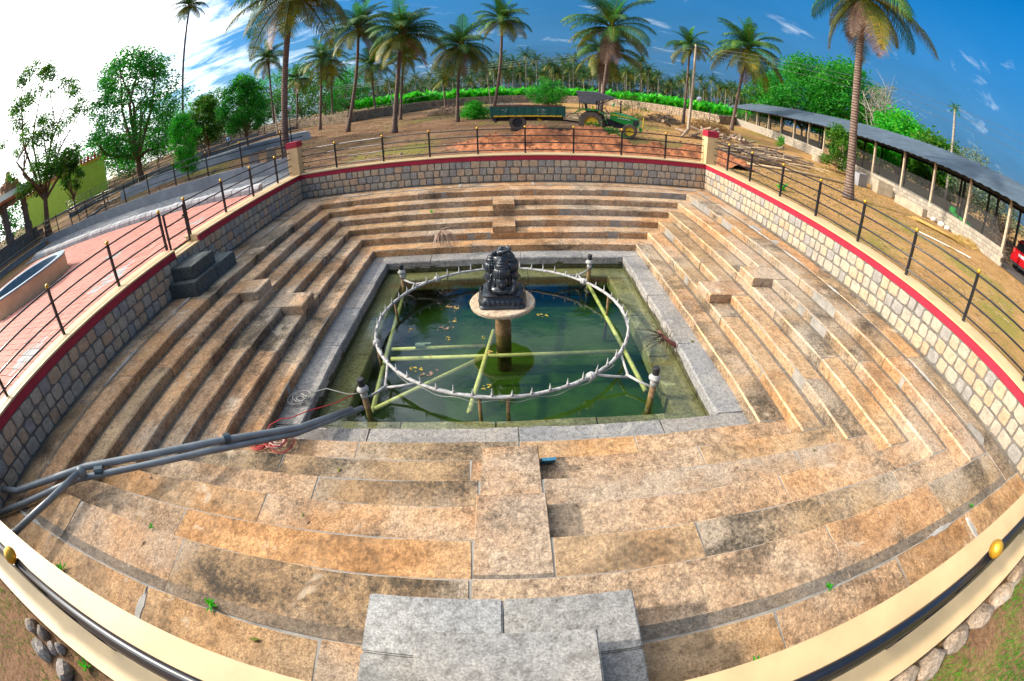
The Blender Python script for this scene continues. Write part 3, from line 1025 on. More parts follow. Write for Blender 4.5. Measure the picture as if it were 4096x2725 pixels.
# ------------------------------------------------------------------ fountain ring and pipes in the pool
fg = thing('fountain_ring', 'white crusted ring pipe with nozzles round the statue', 'fountain ring', (-0.1, -0.02, 0))
RR = 2.545
nn = 120
r = random.Random(4)
vs = MB()
pts = [(RR * math.cos(2 * PI * i / nn) + r.uniform(-0.006, 0.006), RR * math.sin(2 * PI * i / nn) + r.uniform(-0.006, 0.006), r.uniform(-0.004, 0.004)) for i in range(nn)]
pts = pts + [pts[0]]
vs.tube(pts, [0.031 + r.uniform(-0.004, 0.006) for _ in range(nn)] + [0.031], 8, caps=False).build('ring_pipe', WHITEP, fg, smooth=True)
NOZ = MB().lathe([(0.022, 0.02), (0.022, 0.06), (0.014, 0.065), (0.016, 0.095), (0.010, 0.10), (0.006, 0.15)], n=8).mesh('nozzle', WHITEP, True)
for i in range(52):
    a = 2 * PI * (i + 0.5) / 52
    obj('nozzle', NOZ, fg, (RR * math.cos(a), RR * math.sin(a), 0), (r.uniform(-0.08, 0.08), r.uniform(-0.08, 0.08), 0), (1, 1, r.uniform(0.85, 1.15)))
UN = MB().lathe([(0.045, -0.06), (0.072, -0.05), (0.078, -0.012), (0.066, 0), (0.078, 0.012), (0.072, 0.05), (0.045, 0.06)], n=16).mesh('union_joint', WHITEP, True)
for a in (R(200), R(305), R(40), R(128)):
    obj('union_joint', UN, fg, (RR * math.cos(a), RR * math.sin(a), 0), (PI / 2, 0, a))
for a in (R(262), R(272), R(88), R(20), R(160), R(200)):
    MB().tube([(RR * math.cos(a), RR * math.sin(a), -0.02), (RR * math.cos(a), RR * math.sin(a), -1.15)], 0.032, 8).build('leg', RUSTP, fg, smooth=True)
wp = []
for i in range(64):
    a = R(225) + R(95) * i / 63
    wp.append(((RR + 0.02) * math.cos(a), (RR + 0.02) * math.sin(a), -0.045 - 0.05 * abs(math.sin(i * 0.33)) ** 2))
MB().tube(wp, 0.006, 5).build('cable', CABG, fg)
LAMPS = [(-2.62, 2.33, 'far left'), (2.17, 2.62, 'far right'), (-2.36, -2.42, 'near left'), (2.40, -2.33, 'near right')]
for x, y, wh in LAMPS:
    lp = thing('pool_lamp', 'white riser pipe with black cap in the %s pool corner' % wh, 'fountain lamp', (x, y, -0.3), group='capped risers in the pool corners')
    MB().lathe([(0.055, -0.8), (0.055, 0.22)], n=14).build('lower_pipe', RUSTP, lp, smooth=True)
    MB().lathe([(0.060, 0.22), (0.065, 0.30), (0.055, 0.31), (0.055, 0.36), (0.100, 0.365), (0.103, 0.40), (0.07, 0.43), (0.065, 0.46)], n=18).build('collar', WHITEP, lp, smooth=True)
    MB().lathe([(0.060, 0.46), (0.062, 0.58), (0.055, 0.595), (0.0005, 0.597)], n=18).build('cap', BLACKR, lp)
    d = Vector((-0.1 - x, -0.02 - y, 0)).normalized()
    sd = Vector((-d.y, d.x, 0))
    dist = math.hypot(x + 0.1, y + 0.02) - RR
    for k, s in enumerate((0.0, 0.42, -0.42)):
        a = Vector((0, 0, 0.18)) + (d * 0.05 if k == 0 else d * dist * 0.55)
        e2 = d * (dist - 0.02 + (0.0 if k == 0 else 0.05)) + sd * s + Vector((0, 0, 0.28))
        if k == 0:
            e2 = d * dist * 0.62 + Vector((0, 0, 0.21))
        MB().tube([a, a.lerp(e2, 0.5) + Vector((0, 0, -0.012)), e2], 0.024, 7).build('brace', WHITEP, lp, smooth=True)
    MB().tube([Vector((0.03, 0, 0.40)), Vector((0.09, 0.02, 0.36)), Vector((0.10, 0.03, 0.24)), Vector((0.04, 0.02, 0.15))], 0.009, 6).build('cable', simple('teal cable', (0.02, 0.2, 0.24), 0.5, bs=0), lp, smooth=True)
pf = thing('pipe_frame', 'yellow green feed pipes lying under the pool water', 'pipes', (0, 0, 0))
zp = -0.52
for a, c, rr in (((-0.28, 0.31), (-0.66, -2.3), 0.05), ((-2.34, -0.66), (2.36, -0.6), 0.042), ((-2.4, -0.3), (-0.45, -0.26), 0.04), ((-2.66, 2.42), (-2.36, -2.3), 0.045),
                 ((2.17, 2.6), (2.46, -1.9), 0.045), ((-2.36, -2.2), (-0.3, -0.5), 0.045), ((-0.0, 0.3), (0.35, 2.3), 0.045)):
    zp -= 0.004
    MB().tube([(*a, zp), ((a[0] + c[0]) / 2, (a[1] + c[1]) / 2, zp), (*c, zp)], rr, 10).build('pipe', YPIPE, pf, smooth=True)
vb = MB().box((-1.78, -0.29, -0.47), (0.20, 0.09, 0.09)).box((-1.70, -0.29, -0.415), (0.30, 0.03, 0.02))
vb.build('valve', simple('valve plastic', (0.25, 0.30, 0.32), 0.5), pf)

# ------------------------------------------------------------------ leaves, fronds, trees
def tri_mesh(name, V, F, mats, mi=None, smooth=False):
    """fast mesh from numpy: V (n,3), F (m,3)"""
    me = bpy.data.meshes.new(name)
    V = np.asarray(V, np.float32)
    F = np.asarray(F, np.int32)
    me.vertices.add(len(V))
    me.vertices.foreach_set('co', V.ravel())
    me.loops.add(F.size)
    me.loops.foreach_set('vertex_index', F.ravel())
    me.polygons.add(len(F))
    me.polygons.foreach_set('loop_start', np.arange(0, F.size, F.shape[1], dtype=np.int32))
    me.polygons.foreach_set('loop_total', np.full(len(F), F.shape[1], np.int32))
    for m in mats:
        me.materials.append(m)
    if mi is not None:
        me.polygons.foreach_set('material_index', np.asarray(mi, np.int32))
    me.update(calc_edges=True)
    me.validate()
    return me


def frond_geo(e0, bend, nleaf, seed, width=0.023, leaflen=0.31, hang=0.55):
    """a feather frond of length 1: arching rib, hanging leaflets on both sides. returns V, F(tri), mat index (0 rib, 1 leaf)"""
    r = random.Random(seed)
    V, F, M = [], [], []
    seg = 9
    pts, tan = [], []
    p = Vector((0, 0, 0))
    tw = r.uniform(-0.12, 0.12)
    for i in range(seg + 1):
        s = i / seg
        el = e0 - bend * s ** 1.25
        t = Vector((math.cos(el), tw * s, math.sin(el))).normalized()
        pts.append(p.copy())
        tan.append(t)
        p = p + t / seg

    def at(s):
        f = s * seg
        i = min(seg - 1, int(f))
        return pts[i].lerp(pts[i + 1], f - i), tan[i].lerp(tan[i + 1], f - i).normalized()
    for i in range(seg + 1):
        rr = 0.014 * (1 - 0.85 * i / seg)
        t = tan[i]
        sd = Vector((0, 1, 0))
        up = t.cross(sd) * -1
        for k in range(3):
            a = 2 * PI * k / 3 + PI / 2
            V.append(pts[i] + sd * rr * math.cos(a) * 1.6 + up * rr * math.sin(a))
    for i in range(seg):
        for k in range(3):
            k2 = (k + 1) % 3
            a, b, c, d = i * 3 + k, i * 3 + k2, (i + 1) * 3 + k2, (i + 1) * 3 + k
            F += [(a, b, c), (a, c, d)]
            M += [0, 0]
    for side in (-1, 1):
        for j in range(nleaf):
            s = 0.13 + 0.87 * (j + r.uniform(-0.2, 0.2)) / nleaf
            s = min(0.995, max(0.1, s))
            b, t = at(s)
            ln = leaflen * (math.sin(PI * min(1, 0.18 + 0.80 * s)) ** 0.7) * r.uniform(0.82, 1.1)
            if s > 0.9:
                ln *= 0.8
            up = Vector((0, side, 0)).cross(t)
            if up.z < 0:
                up = -up
            d = (t * 0.55 + Vector((0, side, 0)) * 0.80 + up * 0.22).normalized()
            mid = b + d * ln * 0.5 + Vector((0, 0, -ln * 0.10 * hang))
            tip = b + d * ln * (1 - 0.22 * hang) + Vector((0, 0, -ln * 0.70 * hang)) + Vector((r.uniform(-.02, .02), r.uniform(-.02, .02), r.uniform(-.03, .02)))
            wv = t * width * 0.5 * r.uniform(0.8, 1.1)
            n = len(V)
            V += [b - wv * 0.5, b + wv * 0.5, mid + wv * 0.6, mid - wv * 0.6, tip]
            F += [(n, n + 1, n + 2), (n, n + 2, n + 3), (n + 3, n + 2, n + 4)]
            M += [1, 1, 1]
    return V, F, M


FR_TYPES = []
for e0, bend, mats, hang in ((82, 35, (L_OLIVE, L_BRIGHT), 0.25), (62, 70, (L_OLIVE, L_GREEN), 0.5), (40, 85, (L_OLIVE, L_GREEN), 0.7),
                             (15, 80, (L_OLIVE, L_GREEN), 0.85), (-8, 62, (L_OLIVE, L_OLIVE), 0.8), (-30, 50, (L_OLIVE, L_OLIVE), 0.6), (-62, 26, (L_DEAD, L_DEAD), 0.4)):
    row = []
    for sd in range(2):
        V, F, M = frond_geo(R(e0), R(bend), 54, 300 + int(e0) + sd, hang=hang)
        row.append(tri_mesh('frond', V, F, mats, M))
    FR_TYPES.append(row)
COCO = MB()
for i in range(7):
    a = i * 0.9
    COCO.ball((0.16 * math.cos(a), 0.16 * math.sin(a), -0.05 * (i % 3)), 0.085, n=8, sc=(1, 1, 1.25))
COCO = COCO.mesh('coconuts', simple('green coconut', (0.30, 0.24, 0.02), 0.5, bs=0), True)
SPATHE = MB().tube([(0.05, 0, 0), (0.25, 0, 0.12), (0.42, 0, 0.02), (0.48, 0, -0.2)], [0.03, 0.045, 0.035, 0.008], 6).mesh('spathe', WOOD, True)


def palm(label, b, t, fl, seed, r0=0.17, nums=(3, 5, 6, 6, 5, 3, 1), bow=0.06, coco=True, group='coconut palms around the tank'):
    r = random.Random(seed)
    b, t = Vector(b), Vector(t)
    th = thing('coconut_palm', label, 'palm tree', b, 0, group)
    n = 26
    side = Vector((r.uniform(-1, 1), r.uniform(-1, 1), 0)).normalized()
    d = t - b
    hgt = d.length
    pts, rs = [], []
    for i in range(n + 1):
        s = i / n
        pts.append(d * s + side * bow * hgt * math.sin(PI * s) * 0.5 - Vector((0, 0, 0.15 if i == 0 else 0)))
        rs.append((r0 * (0.82 - 0.22 * s) + r0 * 0.55 * math.exp(-s * hgt / 0.5)) * r.uniform(0.97, 1.03))
    MB().tube(pts, rs, 10).build('trunk', PALMBARK, th, smooth=True)
    k = 0
    for ti, cnt in enumerate(nums):
        for j in range(cnt + (1 if 0 < ti < 5 else 0)):
            az = k * 2.39996 + r.uniform(-0.4, 0.4)
            k += 1
            s = fl * r.uniform(0.78, 1.18) * (0.85 if ti == 0 else 1.0) * (0.8 if ti == 6 else 1)
            obj('frond', FR_TYPES[ti][r.randrange(2)], th, d + Vector((0, 0, -0.04 * ti)), (r.uniform(-0.22, 0.22), r.uniform(-0.2, 0.2), az), (s, s, s))
    if coco:
        for q in range(2):
            obj('coconuts', COCO, th, d + Vector((0, 0, -0.22)), (0, 0, r.uniform(0, 6)), 0.9 * min(1.2, fl / 3))
        obj('spathe', SPATHE, th, d + Vector((0, 0, -0.15)), (0, 0, r.uniform(0, 6)))
    # old leaf bases round the crown shaft
    lb = MB()
    for q in range(14):
        a = q * 2.4
        z = -0.75 + 0.06 * q
        c = Vector((math.cos(a), math.sin(a), 0))
        lb.tube([d + c * r0 * 0.5 + Vector((0, 0, z - 0.2)), d + c * r0 * 0.95 + Vector((0, 0, z + 0.05)), d + c * r0 * 1.5 + Vector((0, 0, z + 0.25))], [0.05, 0.05, 0.02], 4)
    lb.build('leaf_bases', PALMBARK, th)
    return th


PALMS = [
 ('tall palm with thick trunk rising behind the cream pillar on the paving side', (-11.24, 13.65, 2.18), (-10.43, 14.05, 11.96), 4.3, (2, 4, 6, 6, 6, 5, 1), 0.24),
 ('very tall slender palm with dark trunk above the broad tree', (-38.83, 37.87, 3.88), (-37.60, 38.89, 24.23), 2.93, (3, 5, 6, 6, 5, 3, 0), 0.22),
 ('palm with upright young leaves beside the thick palm trunk', (-26.28, 40.45, 3.51), (-26.45, 40.36, 12.79), 3.0, (3, 5, 6, 6, 4, 2, 1), 0.17),
 ('low yellowing palm half hidden behind the thick palm trunk', (-21.72, 37.17, 3.26), (-21.30, 37.37, 9.02), 2.2, (2, 4, 5, 5, 5, 3, 1), 0.15),
 ('round headed palm left of the leaning palms on the bare earth', (-16.31, 30.87, 2.88), (-15.77, 31.09, 9.74), 2.7, (3, 5, 7, 6, 5, 3, 0), 0.15),
 ('thin palm close behind the round headed palm', (-17.53, 37.65, 3.12), (-17.43, 37.69, 8.92), 2.15, (2, 4, 5, 5, 5, 3, 0), 0.14),
 ('leaning palm with curved trunk foot on the bare earth', (-11.65, 25.21, 2.54), (-10.44, 25.61, 11.04), 3.2, (3, 5, 7, 7, 5, 3, 1), 0.18),
 ('short palm between the two big leaning palms, further back', (-13.36, 39.99, 3.05), (-13.59, 39.92, 9.05), 2.9, (2, 5, 6, 6, 5, 2, 0), 0.15),
 ('big dense palm with fallen frond at its foot, behind the far railing', (-6.76, 20.24, 2.34), (-6.00, 20.41, 9.09), 3.1, (3, 6, 8, 8, 8, 5, 1), 0.19),
 ('slim palm trunk just behind the big dense palm', (-8.85, 31.58, 2.68), (-8.28, 31.70, 8.63), 2.3, (3, 4, 5, 5, 4, 2, 0), 0.15),
 ('bushy palm with orange lower leaves near the green shrub', (-3.11, 24.24, 2.46), (-2.65, 24.28, 8.3), 2.75, (3, 5, 7, 7, 8, 6, 1), 0.15),
 ('short palm far behind the bushy orange palm', (-6.32, 43.75, 3.04), (-6.35, 43.75, 6.60), 1.8, (2, 4, 5, 5, 4, 2, 0), 0.14),
 ('tall leaning palm above the left end of the trailer', (-0.72, 30.89, 2.66), (0.19, 30.90, 11.35), 2.8, (3, 5, 6, 7, 5, 3, 0), 0.17),
 ('palm with coconuts and long brown dead fronds behind the tractor', (7.09, 24.82, 2.47), (7.93, 24.63, 9.96), 3.9, (3, 4, 5, 6, 4, 1, 3), 0.17),
 ('shorter palm doubled close behind the coconut bearing palm', (7.66, 28.12, 2.57), (8.0, 28.01, 8.34), 3.2, (1, 3, 5, 6, 5, 2, 3), 0.15),
 ('small palm behind the concrete electricity pole', (15.63, 29.38, 2.61), (16.02, 29.21, 10.04), 2.45, (3, 4, 6, 6, 4, 2, 0), 0.15),
 ('full palm with bright centre beside the end of the long shed', (21.07, 30.27, 2.64), (22.23, 29.60, 11.12), 4.2, (4, 5, 6, 7, 7, 4, 1), 0.20),
 ('nearest palm with pale curved trunk standing in the yard before the shed', (14.04, 6.10, 2.00), (14.29, 5.84, 11.45), 3.6, (2, 3, 4, 4, 3, 5, 4), 0.24),
]
for i, (lab, b, t, fl, nums, r0) in enumerate(PALMS):
    palm(lab, b, t, fl, 50 + i, r0, nums, bow=(0.07 if i in (6, 12, 17) else 0.03))


# --- small far palms -------------------------------------------------------------------------------------------------
def far_palm_geo(seed, h, fl):
    r = random.Random(seed)
    V, F, M = [], [], []

    def addtube(p0, p1, r0, r1, mi):
        n = len(V)
        for p, rr in ((p0, r0), (p1, r1)):
            for k in range(5):
                a = 2 * PI * k / 5
                V.append(p + Vector((rr * math.cos(a), rr * math.sin(a), 0)))
        for k in range(5):
            k2 = (k + 1) % 5
            F.extend([(n + k, n + k2, n + 5 + k2), (n + k, n + 5 + k2, n + 5 + k)])
            M.extend([mi, mi])
    top = Vector((r.uniform(-.5, .5), r.uniform(-.5, .5), h))
    addtube(Vector((0, 0, -0.3)), top, 0.17, 0.11, 0)
    nf = 17
    for q in range(nf):
        e0 = R(75 - 115 * q / nf)
        az = q * 2.4 + r.uniform(-.2, .2)
        ca, sa = math.cos(az), math.sin(az)
        p = Vector((0, 0, 0))
        pts = [p.copy()]
        for s in range(5):
            e = e0 - R(75) * (s / 5) ** 1.2
            p = p + Vector((math.cos(e), 0, math.sin(e))) * fl / 5
            pts.append(p.copy())
        mi = 1 if q < 13 else 2
        for s in range(5):
            for side in (-1, 1):
                for sub in range(2):
                    a = pts[s].lerp(pts[s + 1], sub * 0.5)
                    b = pts[s].lerp(pts[s + 1], sub * 0.5 + 0.42)
                    wl = fl * 0.26 * math.sin(PI * (0.2 + 0.75 * (s + sub * 0.5) / 5))
                    tip = b + Vector((fl * 0.05, side * wl * 0.8, -wl * 0.55))
                    n = len(V)
                    for v in (a, b, tip):
                        V.append(top + Vector((v.x * ca - v.y * sa, v.x * sa + v.y * ca, v.z)))
                    F.append((n, n + 1, n + 2))
                    M.append(mi)
    return V, F, M


def leafcloud(rs, clumps, n, size, flat=0.5):
    """leaf quads in clumps: clumps = [(centre, radii)]; leaves gather in sprays so that gaps stay open. V, F(quads)"""
    g = np.random.RandomState(rs)
    P = []
    vol = np.array([c[1][0] * c[1][1] * c[1][2] for c in clumps]) ** 0.72
    vol = vol / vol.sum()
    for (c, rd), f in zip(clumps, vol):
        m = max(30, int(n * f))
        ns = max(4, m // 26)
        d = g.normal(size=(ns, 3))
        d /= np.linalg.norm(d, axis=1)[:, None]
        rad = g.uniform(0.25, 1.0, ns) ** 0.45
        sp = d * rad[:, None] * np.array(rd) + np.array(c)
        idx = g.randint(0, ns, m)
        spread = 0.20 * min(rd) + size * 1.1
        P.append(sp[idx] + g.normal(size=(m, 3)) * spread * np.array([1, 1, 0.7]))
    P = np.concatenate(P)
    m = len(P)
    a = g.normal(size=(m, 3))
    a[:, 2] *= flat
    a /= np.linalg.norm(a, axis=1)[:, None]
    b = np.cross(a, g.normal(size=(m, 3)))
    b /= np.linalg.norm(b, axis=1)[:, None] + 1e-9
    s = size * g.uniform(0.6, 1.25, m)[:, None]
    V = np.stack([P - a * s, P + b * s * 0.42 - a * s * 0.1, P + a * s, P - b * s * 0.42 - a * s * 0.1], 1).reshape(-1, 3)
    F = np.arange(m * 4).reshape(m, 4)
    return V, F


def limbs(mb, r, base, targets, r0, fork=0.45, twist=0.15, twigs=0):
    """trunk to the fork, then a bent limb to each clump"""
    base = Vector(base)
    cen = sum((Vector(t) for t in targets), Vector()) / len(targets)
    fk = base.lerp(Vector((cen.x, cen.y, cen.z)), fork)
    fk.x = base.x + (fk.x - base.x) * 0.6
    fk.y = base.y + (fk.y - base.y) * 0.6
    pts = [base + Vector((0, 0, -0.2))]
    for i in range(1, 6):
        s = i / 5
        pts.append(base.lerp(fk, s) + Vector((r.uniform(-1, 1), r.uniform(-1, 1), 0)) * twist * (fk - base).length * 0.12)
    mb.tube(pts, [r0 * (1.35 if i == 0 else 1.0 - 0.07 * i) for i in range(6)], 9)
    for t in targets:
        t = Vector(t)
        st = pts[-1 - r.randrange(0, 2)]
        md = st.lerp(t, 0.5) + Vector((r.uniform(-1, 1), r.uniform(-1, 1), r.uniform(-0.2, 0.6))) * twist * (t - st).length
        rr = r0 * r.uniform(0.38, 0.55)
        mb.tube([st, st.lerp(md, 0.5), md, md.lerp(t, 0.6), t], [rr, rr * 0.85, rr * 0.65, rr * 0.42, rr * 0.15], 6)
        for q in range(twigs):
            s0 = md.lerp(t, r.uniform(0, 0.9))
            e2 = s0 + Vector((r.uniform(-1, 1), r.uniform(-1, 1), r.uniform(-0.3, 1.0))) * r.uniform(0.4, 1.0) * (t - st).length * 0.35
            mb.tube([s0, s0.lerp(e2, 0.5) + Vector((r.uniform(-.1, .1), r.uniform(-.1, .1), 0.05)), e2], [rr * 0.35, rr * 0.22, rr * 0.06], 4, caps=False)


def tree(label, b, clumps, n, size, mat, seed, r0=0.16, name='tree', cat='tree', group=None, bark=None, fork=0.45, twist=0.18, twigs=2, flat=0.6):
    r = random.Random(seed)
    th = thing(name, label, cat, b, 0, group)
    mb = MB()
    tg = [c[0] for c in clumps]
    if len(tg) > 16 and twigs < 9:
        tg = tg[::max(1, len(tg) // 13)]
    limbs(mb, r, (0, 0, 0), tg, r0, fork, twist, twigs + (2 if len(clumps) > 16 else 0))
    mb.build('trunk', bark or BARK, th, smooth=True)
    if n:
        V, F = leafcloud(seed, clumps, n, size, flat)
        obj('crown', tri_mesh('crown', V, F, [mat]), th)
    return th


def blob(r, h0, h1, rad, k, rr=0.45):
    """k clumps filling an egg between heights h0 and h1"""
    out = []
    for i in range(k):
        s = (i + 0.5) / k
        z = h0 + (h1 - h0) * s
        q = rad * math.sin(PI * min(0.96, 0.22 + 0.70 * s)) * r.uniform(0.45, 0.85)
        a = i * 2.4 + r.uniform(-.4, .4)
        c = rr * rad * r.uniform(0.75, 1.25)
        out.append(((q * math.cos(a), q * math.sin(a), z), (c, c, c * 0.75)))
    return out


r = random.Random(11)
# the left edge: sparse twisted tree, broad tree, smaller ones
cl = []
for i in range(52):
    z = r.uniform(3.4, 13.4)
    wd = 4.6 * math.sin(PI * min(0.97, (z - 1.2) / 13.6)) * r.uniform(0.2, 1.05)
    a = r.uniform(0, 2 * PI)
    c = r.uniform(0.5, 0.85)
    cl.append(((wd * math.cos(a) + 0.4, wd * math.sin(a) + 0.6, z), (c, c, c * 0.8)))
tree('tall twisted sparse tree beside the pavilion and the lime green wall', (-34.3, 11.5, 2.9), cl, 17000, 0.125, L_TREE2, 21, 0.30, fork=0.36, twist=0.34, twigs=4, bark=BARK)
tree('broad full green tree with forked trunk behind the left fences', (-27.6, 18.2, 2.85), blob(random.Random(5), 2.4, 11.3, 5.0, 74, 0.20), 23000, 0.135, L_TREE, 22, 0.36, fork=0.34, twist=0.2)
tree('small drooping tree in front of the lime green wall', (-33.5, 14.6, 2.98), blob(random.Random(6), 2.2, 5.6, 1.35, 16, 0.26), 3200, 0.12, L_TREE2, 23, 0.10, fork=0.4)
tree('vivid light green young tree close behind the left fence', (-18.65, 14.0, 2.45), blob(random.Random(7), 0.6, 4.1, 1.15, 26, 0.26), 7000, 0.085, L_LIME, 24, 0.07, fork=0.3)
tree('round young tree with open crown left of the thick palm', (-18.48, 21.46, 2.67), blob(random.Random(8), 1.9, 5.9, 2.2, 34, 0.23), 11000, 0.115, L_TREE, 25, 0.09, fork=0.4)
tree('rounded yellow green tree between the vivid and the round young tree', (-24.5, 24.3, 3.0), blob(random.Random(9), 1.6, 5.4, 2.1, 30, 0.25), 9500, 0.125, L_TREE2, 26, 0.10, fork=0.4)
# right of the shed
for k, (az, d, h, rad, mat, n, lab) in enumerate((
        (33.5, 62, 7.5, 3.6, L_TREE2, 9000, 'yellow green tree behind the far end of the shed roof'),
        (38.0, 58, 10.6, 6.0, L_TREE, 20000, 'broad bright green tree behind the middle of the shed'),
        (43.5, 54, 11.0, 5.6, L_TREE, 20000, 'tallest green tree behind the shed, with hanging pods'),
        (51.0, 44, 6.2, 3.6, L_LIME, 11000, 'low bright bush tree under the bare tree'),
        (56.5, 40, 5.4, 3.2, L_TREE2, 9000, 'dull green tree behind the near part of the shed'),
        (61.0, 38, 5.6, 3.0, L_GREY, 6000, 'grey green feathery tree beside the thin far palm'),
        (66.0, 36, 4.6, 3.0, L_GREY, 5500, 'grey green shrub tree over the near end of the roof'),
        (47.0, 52, 6.5, 3.5, L_TREE2, 10000, 'green tree just left of the bare tree'))):
    a = R(az)
    x, y = d * math.sin(a), -7.86 + d * math.cos(a)
    tree(lab, (x, y, T(x, y)), blob(random.Random(40 + k), h * 0.22, h * 0.93, rad, 16, 0.36), n, 0.21 if mat is not L_GREY else 0.12, mat, 60 + k, 0.18, fork=0.25, twigs=3)
a = R(48.9)
x, y = 46 * math.sin(a), -7.86 + 46 * math.cos(a)
cl = [((2.6 * math.cos(i * 2.4) * r.uniform(.3, 1.25), 2.6 * math.sin(i * 2.4) * r.uniform(.3, 1.25), 5.0 + 4.6 * ((i * 0.618) % 1)), (0.7, 0.7, 0.5)) for i in range(26)]
tree('bare pinkish tree with fine leafless branches behind the shed', (x, y, 2.1), cl, 900, 0.10, L_GREY, 91, 0.22, bark=GREYBARK, fork=0.3, twigs=9)
tree('leafy bush at the foot of the nearest palm, against the shed', (20.6, 14.3, 2.15), blob(random.Random(77), 0.4, 2.9, 1.1, 12, 0.42), 6000, 0.085, L_TREE2, 92, 0.05, name='bush', cat='bush', fork=0.2)
tree('round bright green shrub left of the trailer', (-1.97, 26.0, 2.5), blob(random.Random(78), 0.2, 1.15, 0.95, 9, 0.5), 3500, 0.085, L_LIME, 93, 0.04, name='shrub', cat='shrub', fork=0.15)
tree('dark green shrub behind the trailer by the compound wall', (4.9, 40.0, 2.93), blob(random.Random(79), 0.3, 3.0, 1.9, 10, 0.45), 4500, 0.12, L_TREE, 94, 0.05, name='shrub', cat='shrub', fork=0.15)
tree('thorny dry brown shrub behind the tractor bonnet', (10.4, 27.5, 2.56), blob(random.Random(80), 0.2, 2.2, 1.6, 10, 0.4), 900, 0.07, L_TREE2, 95, 0.05, name='shrub', cat='shrub', fork=0.1, twigs=9)
tree('small yellow green plant by the shed wall', (20.9, 21.6, 2.4), blob(random.Random(81), 0.1, 0.85, 0.4, 6, 0.5), 900, 0.06, L_LIME, 96, 0.02, name='shrub', cat='shrub', fork=0.1)
# woods behind the left terrace: each tree a thing
k = 0
for az, d, h, rad in ((-88, 62, 7, 4.5), (-80, 66, 7, 4.2), (-75, 58, 6.5, 4), (-70, 70, 8, 5), (-66, 60, 6.5, 4), (-61, 72, 8, 5), (-57, 58, 6, 4), (-52, 66, 7, 4.5), (-48, 60, 5.5, 3.8), (-44, 70, 7, 4.5), (-40, 62, 6, 4),
                      (-36, 72, 7.5, 4.5), (-32, 64, 6.5, 4), (-28.5, 70, 8.5, 4.5), (-25, 62, 7.5, 4.2), (-22, 74, 8, 4.5), (-19, 66, 6.5, 4.2)):
    a = R(az)
    x, y = d * math.sin(a), -7.86 + d * math.cos(a)
    if abs(az + 88) < 1 or True:
        tree('dark green tree in the wood beyond the left fences', (x, y, T(x, y)), blob(random.Random(140 + k), h * 0.12, h * 0.95, rad, 12, 0.42), 3600, 0.20,
             (L_DARK, L_TREE, L_TREE2)[k % 3], 160 + k, 0.16, group='trees of the wood on the left', fork=0.25, twigs=0)
    k += 1
FARG = []
for i in range(5):
    V, F, M = far_palm_geo(500 + i, (7.6, 8.6, 9.6, 10.6, 11.6)[i], (3.2, 3.4, 3.3, 3.5, 3.3)[i])
    FARG.append((V, F, M, tri_mesh('far_palm', V, F, [GREYBARK, L_FAR, L_OLIVE], M)))
r = random.Random(3)
k = 0
for row, (d, step, n0) in enumerate(((104, 1.35, 0), (110, 1.2, 0), (117, 1.3, 0), (126, 1.4, 0))):
    az = -19.5
    while az < 30.5:
        a = R(az + r.uniform(-0.35, 0.35))
        dd = d + r.uniform(-3, 3)
        x, y = dd * math.sin(a), -7.86 + dd * math.cos(a)
        sc = 0.86 if 0 < az < 19 else (0.72 if az > -8 else 0.58)
        o = obj('far_palm', FARG[r.randrange(5)][3], None, (x, y, T(x, y)), (0, 0, r.uniform(0, 6.28)), sc * r.uniform(0.82, 1.12))
        tag(o, 'slim palm in the plantation beyond the green banana field', 'palm tree', 'palms of the plantation beyond the field')
        az += step * r.uniform(0.8, 1.25)
        k += 1
VV, FF, MM = [], [], []
for i in range(260):
    a = R(r.uniform(-21, 32))
    dd = r.uniform(128, 158)
    x, y = dd * math.sin(a), -7.86 + dd * math.cos(a)
    V, F, M, _ = FARG[r.randrange(5)]
    sc = r.uniform(0.75, 1.0) * (0.95 if R(-1) < a < R(19) else 0.65)
    V = np.array([tuple(v) for v in V]) * sc + np.array([x, y, T(x, y)])
    FF.append(np.array(F) + sum(len(q) for q in VV))
    VV.append(V)
    MM.append(np.array(M))
o = obj('palm_grove', tri_mesh('palm_grove', np.concatenate(VV), np.concatenate(FF), [GREYBARK, L_FAR, L_FAR], np.concatenate(MM)))
tag(o, 'deep mass of palms behind the plantation rows', None, None, 'stuff')
# undergrowth under the palms
g = np.random.RandomState(8)
cl = []
for i in range(150):
    a = R(r.uniform(-22, 34))
    dd = r.uniform(108, 160)
    x, y = dd * math.sin(a), -7.86 + dd * math.cos(a)
    cl.append(((x, y, T(x, y) + 1.2), (4.5, 4.5, r.uniform(1.5, 3.6))))
V, F = leafcloud(9, cl, 42000, 0.45)
tag(obj('undergrowth', tri_mesh('undergrowth', V, F, [L_DARK])), 'dark undergrowth below the plantation palms', None, None, 'stuff')
# thin far palm over the shed
V, F, M = far_palm_geo(531, 8.3, 0.85)
o = obj('far_palm', tri_mesh('far_palm', V, F, [GREYBARK, L_GREEN, L_LIME], M), None, (32.2, 12.2, 2.1))
tag(o, 'lone thin palm with tiny crown above the shed roof', 'palm tree')


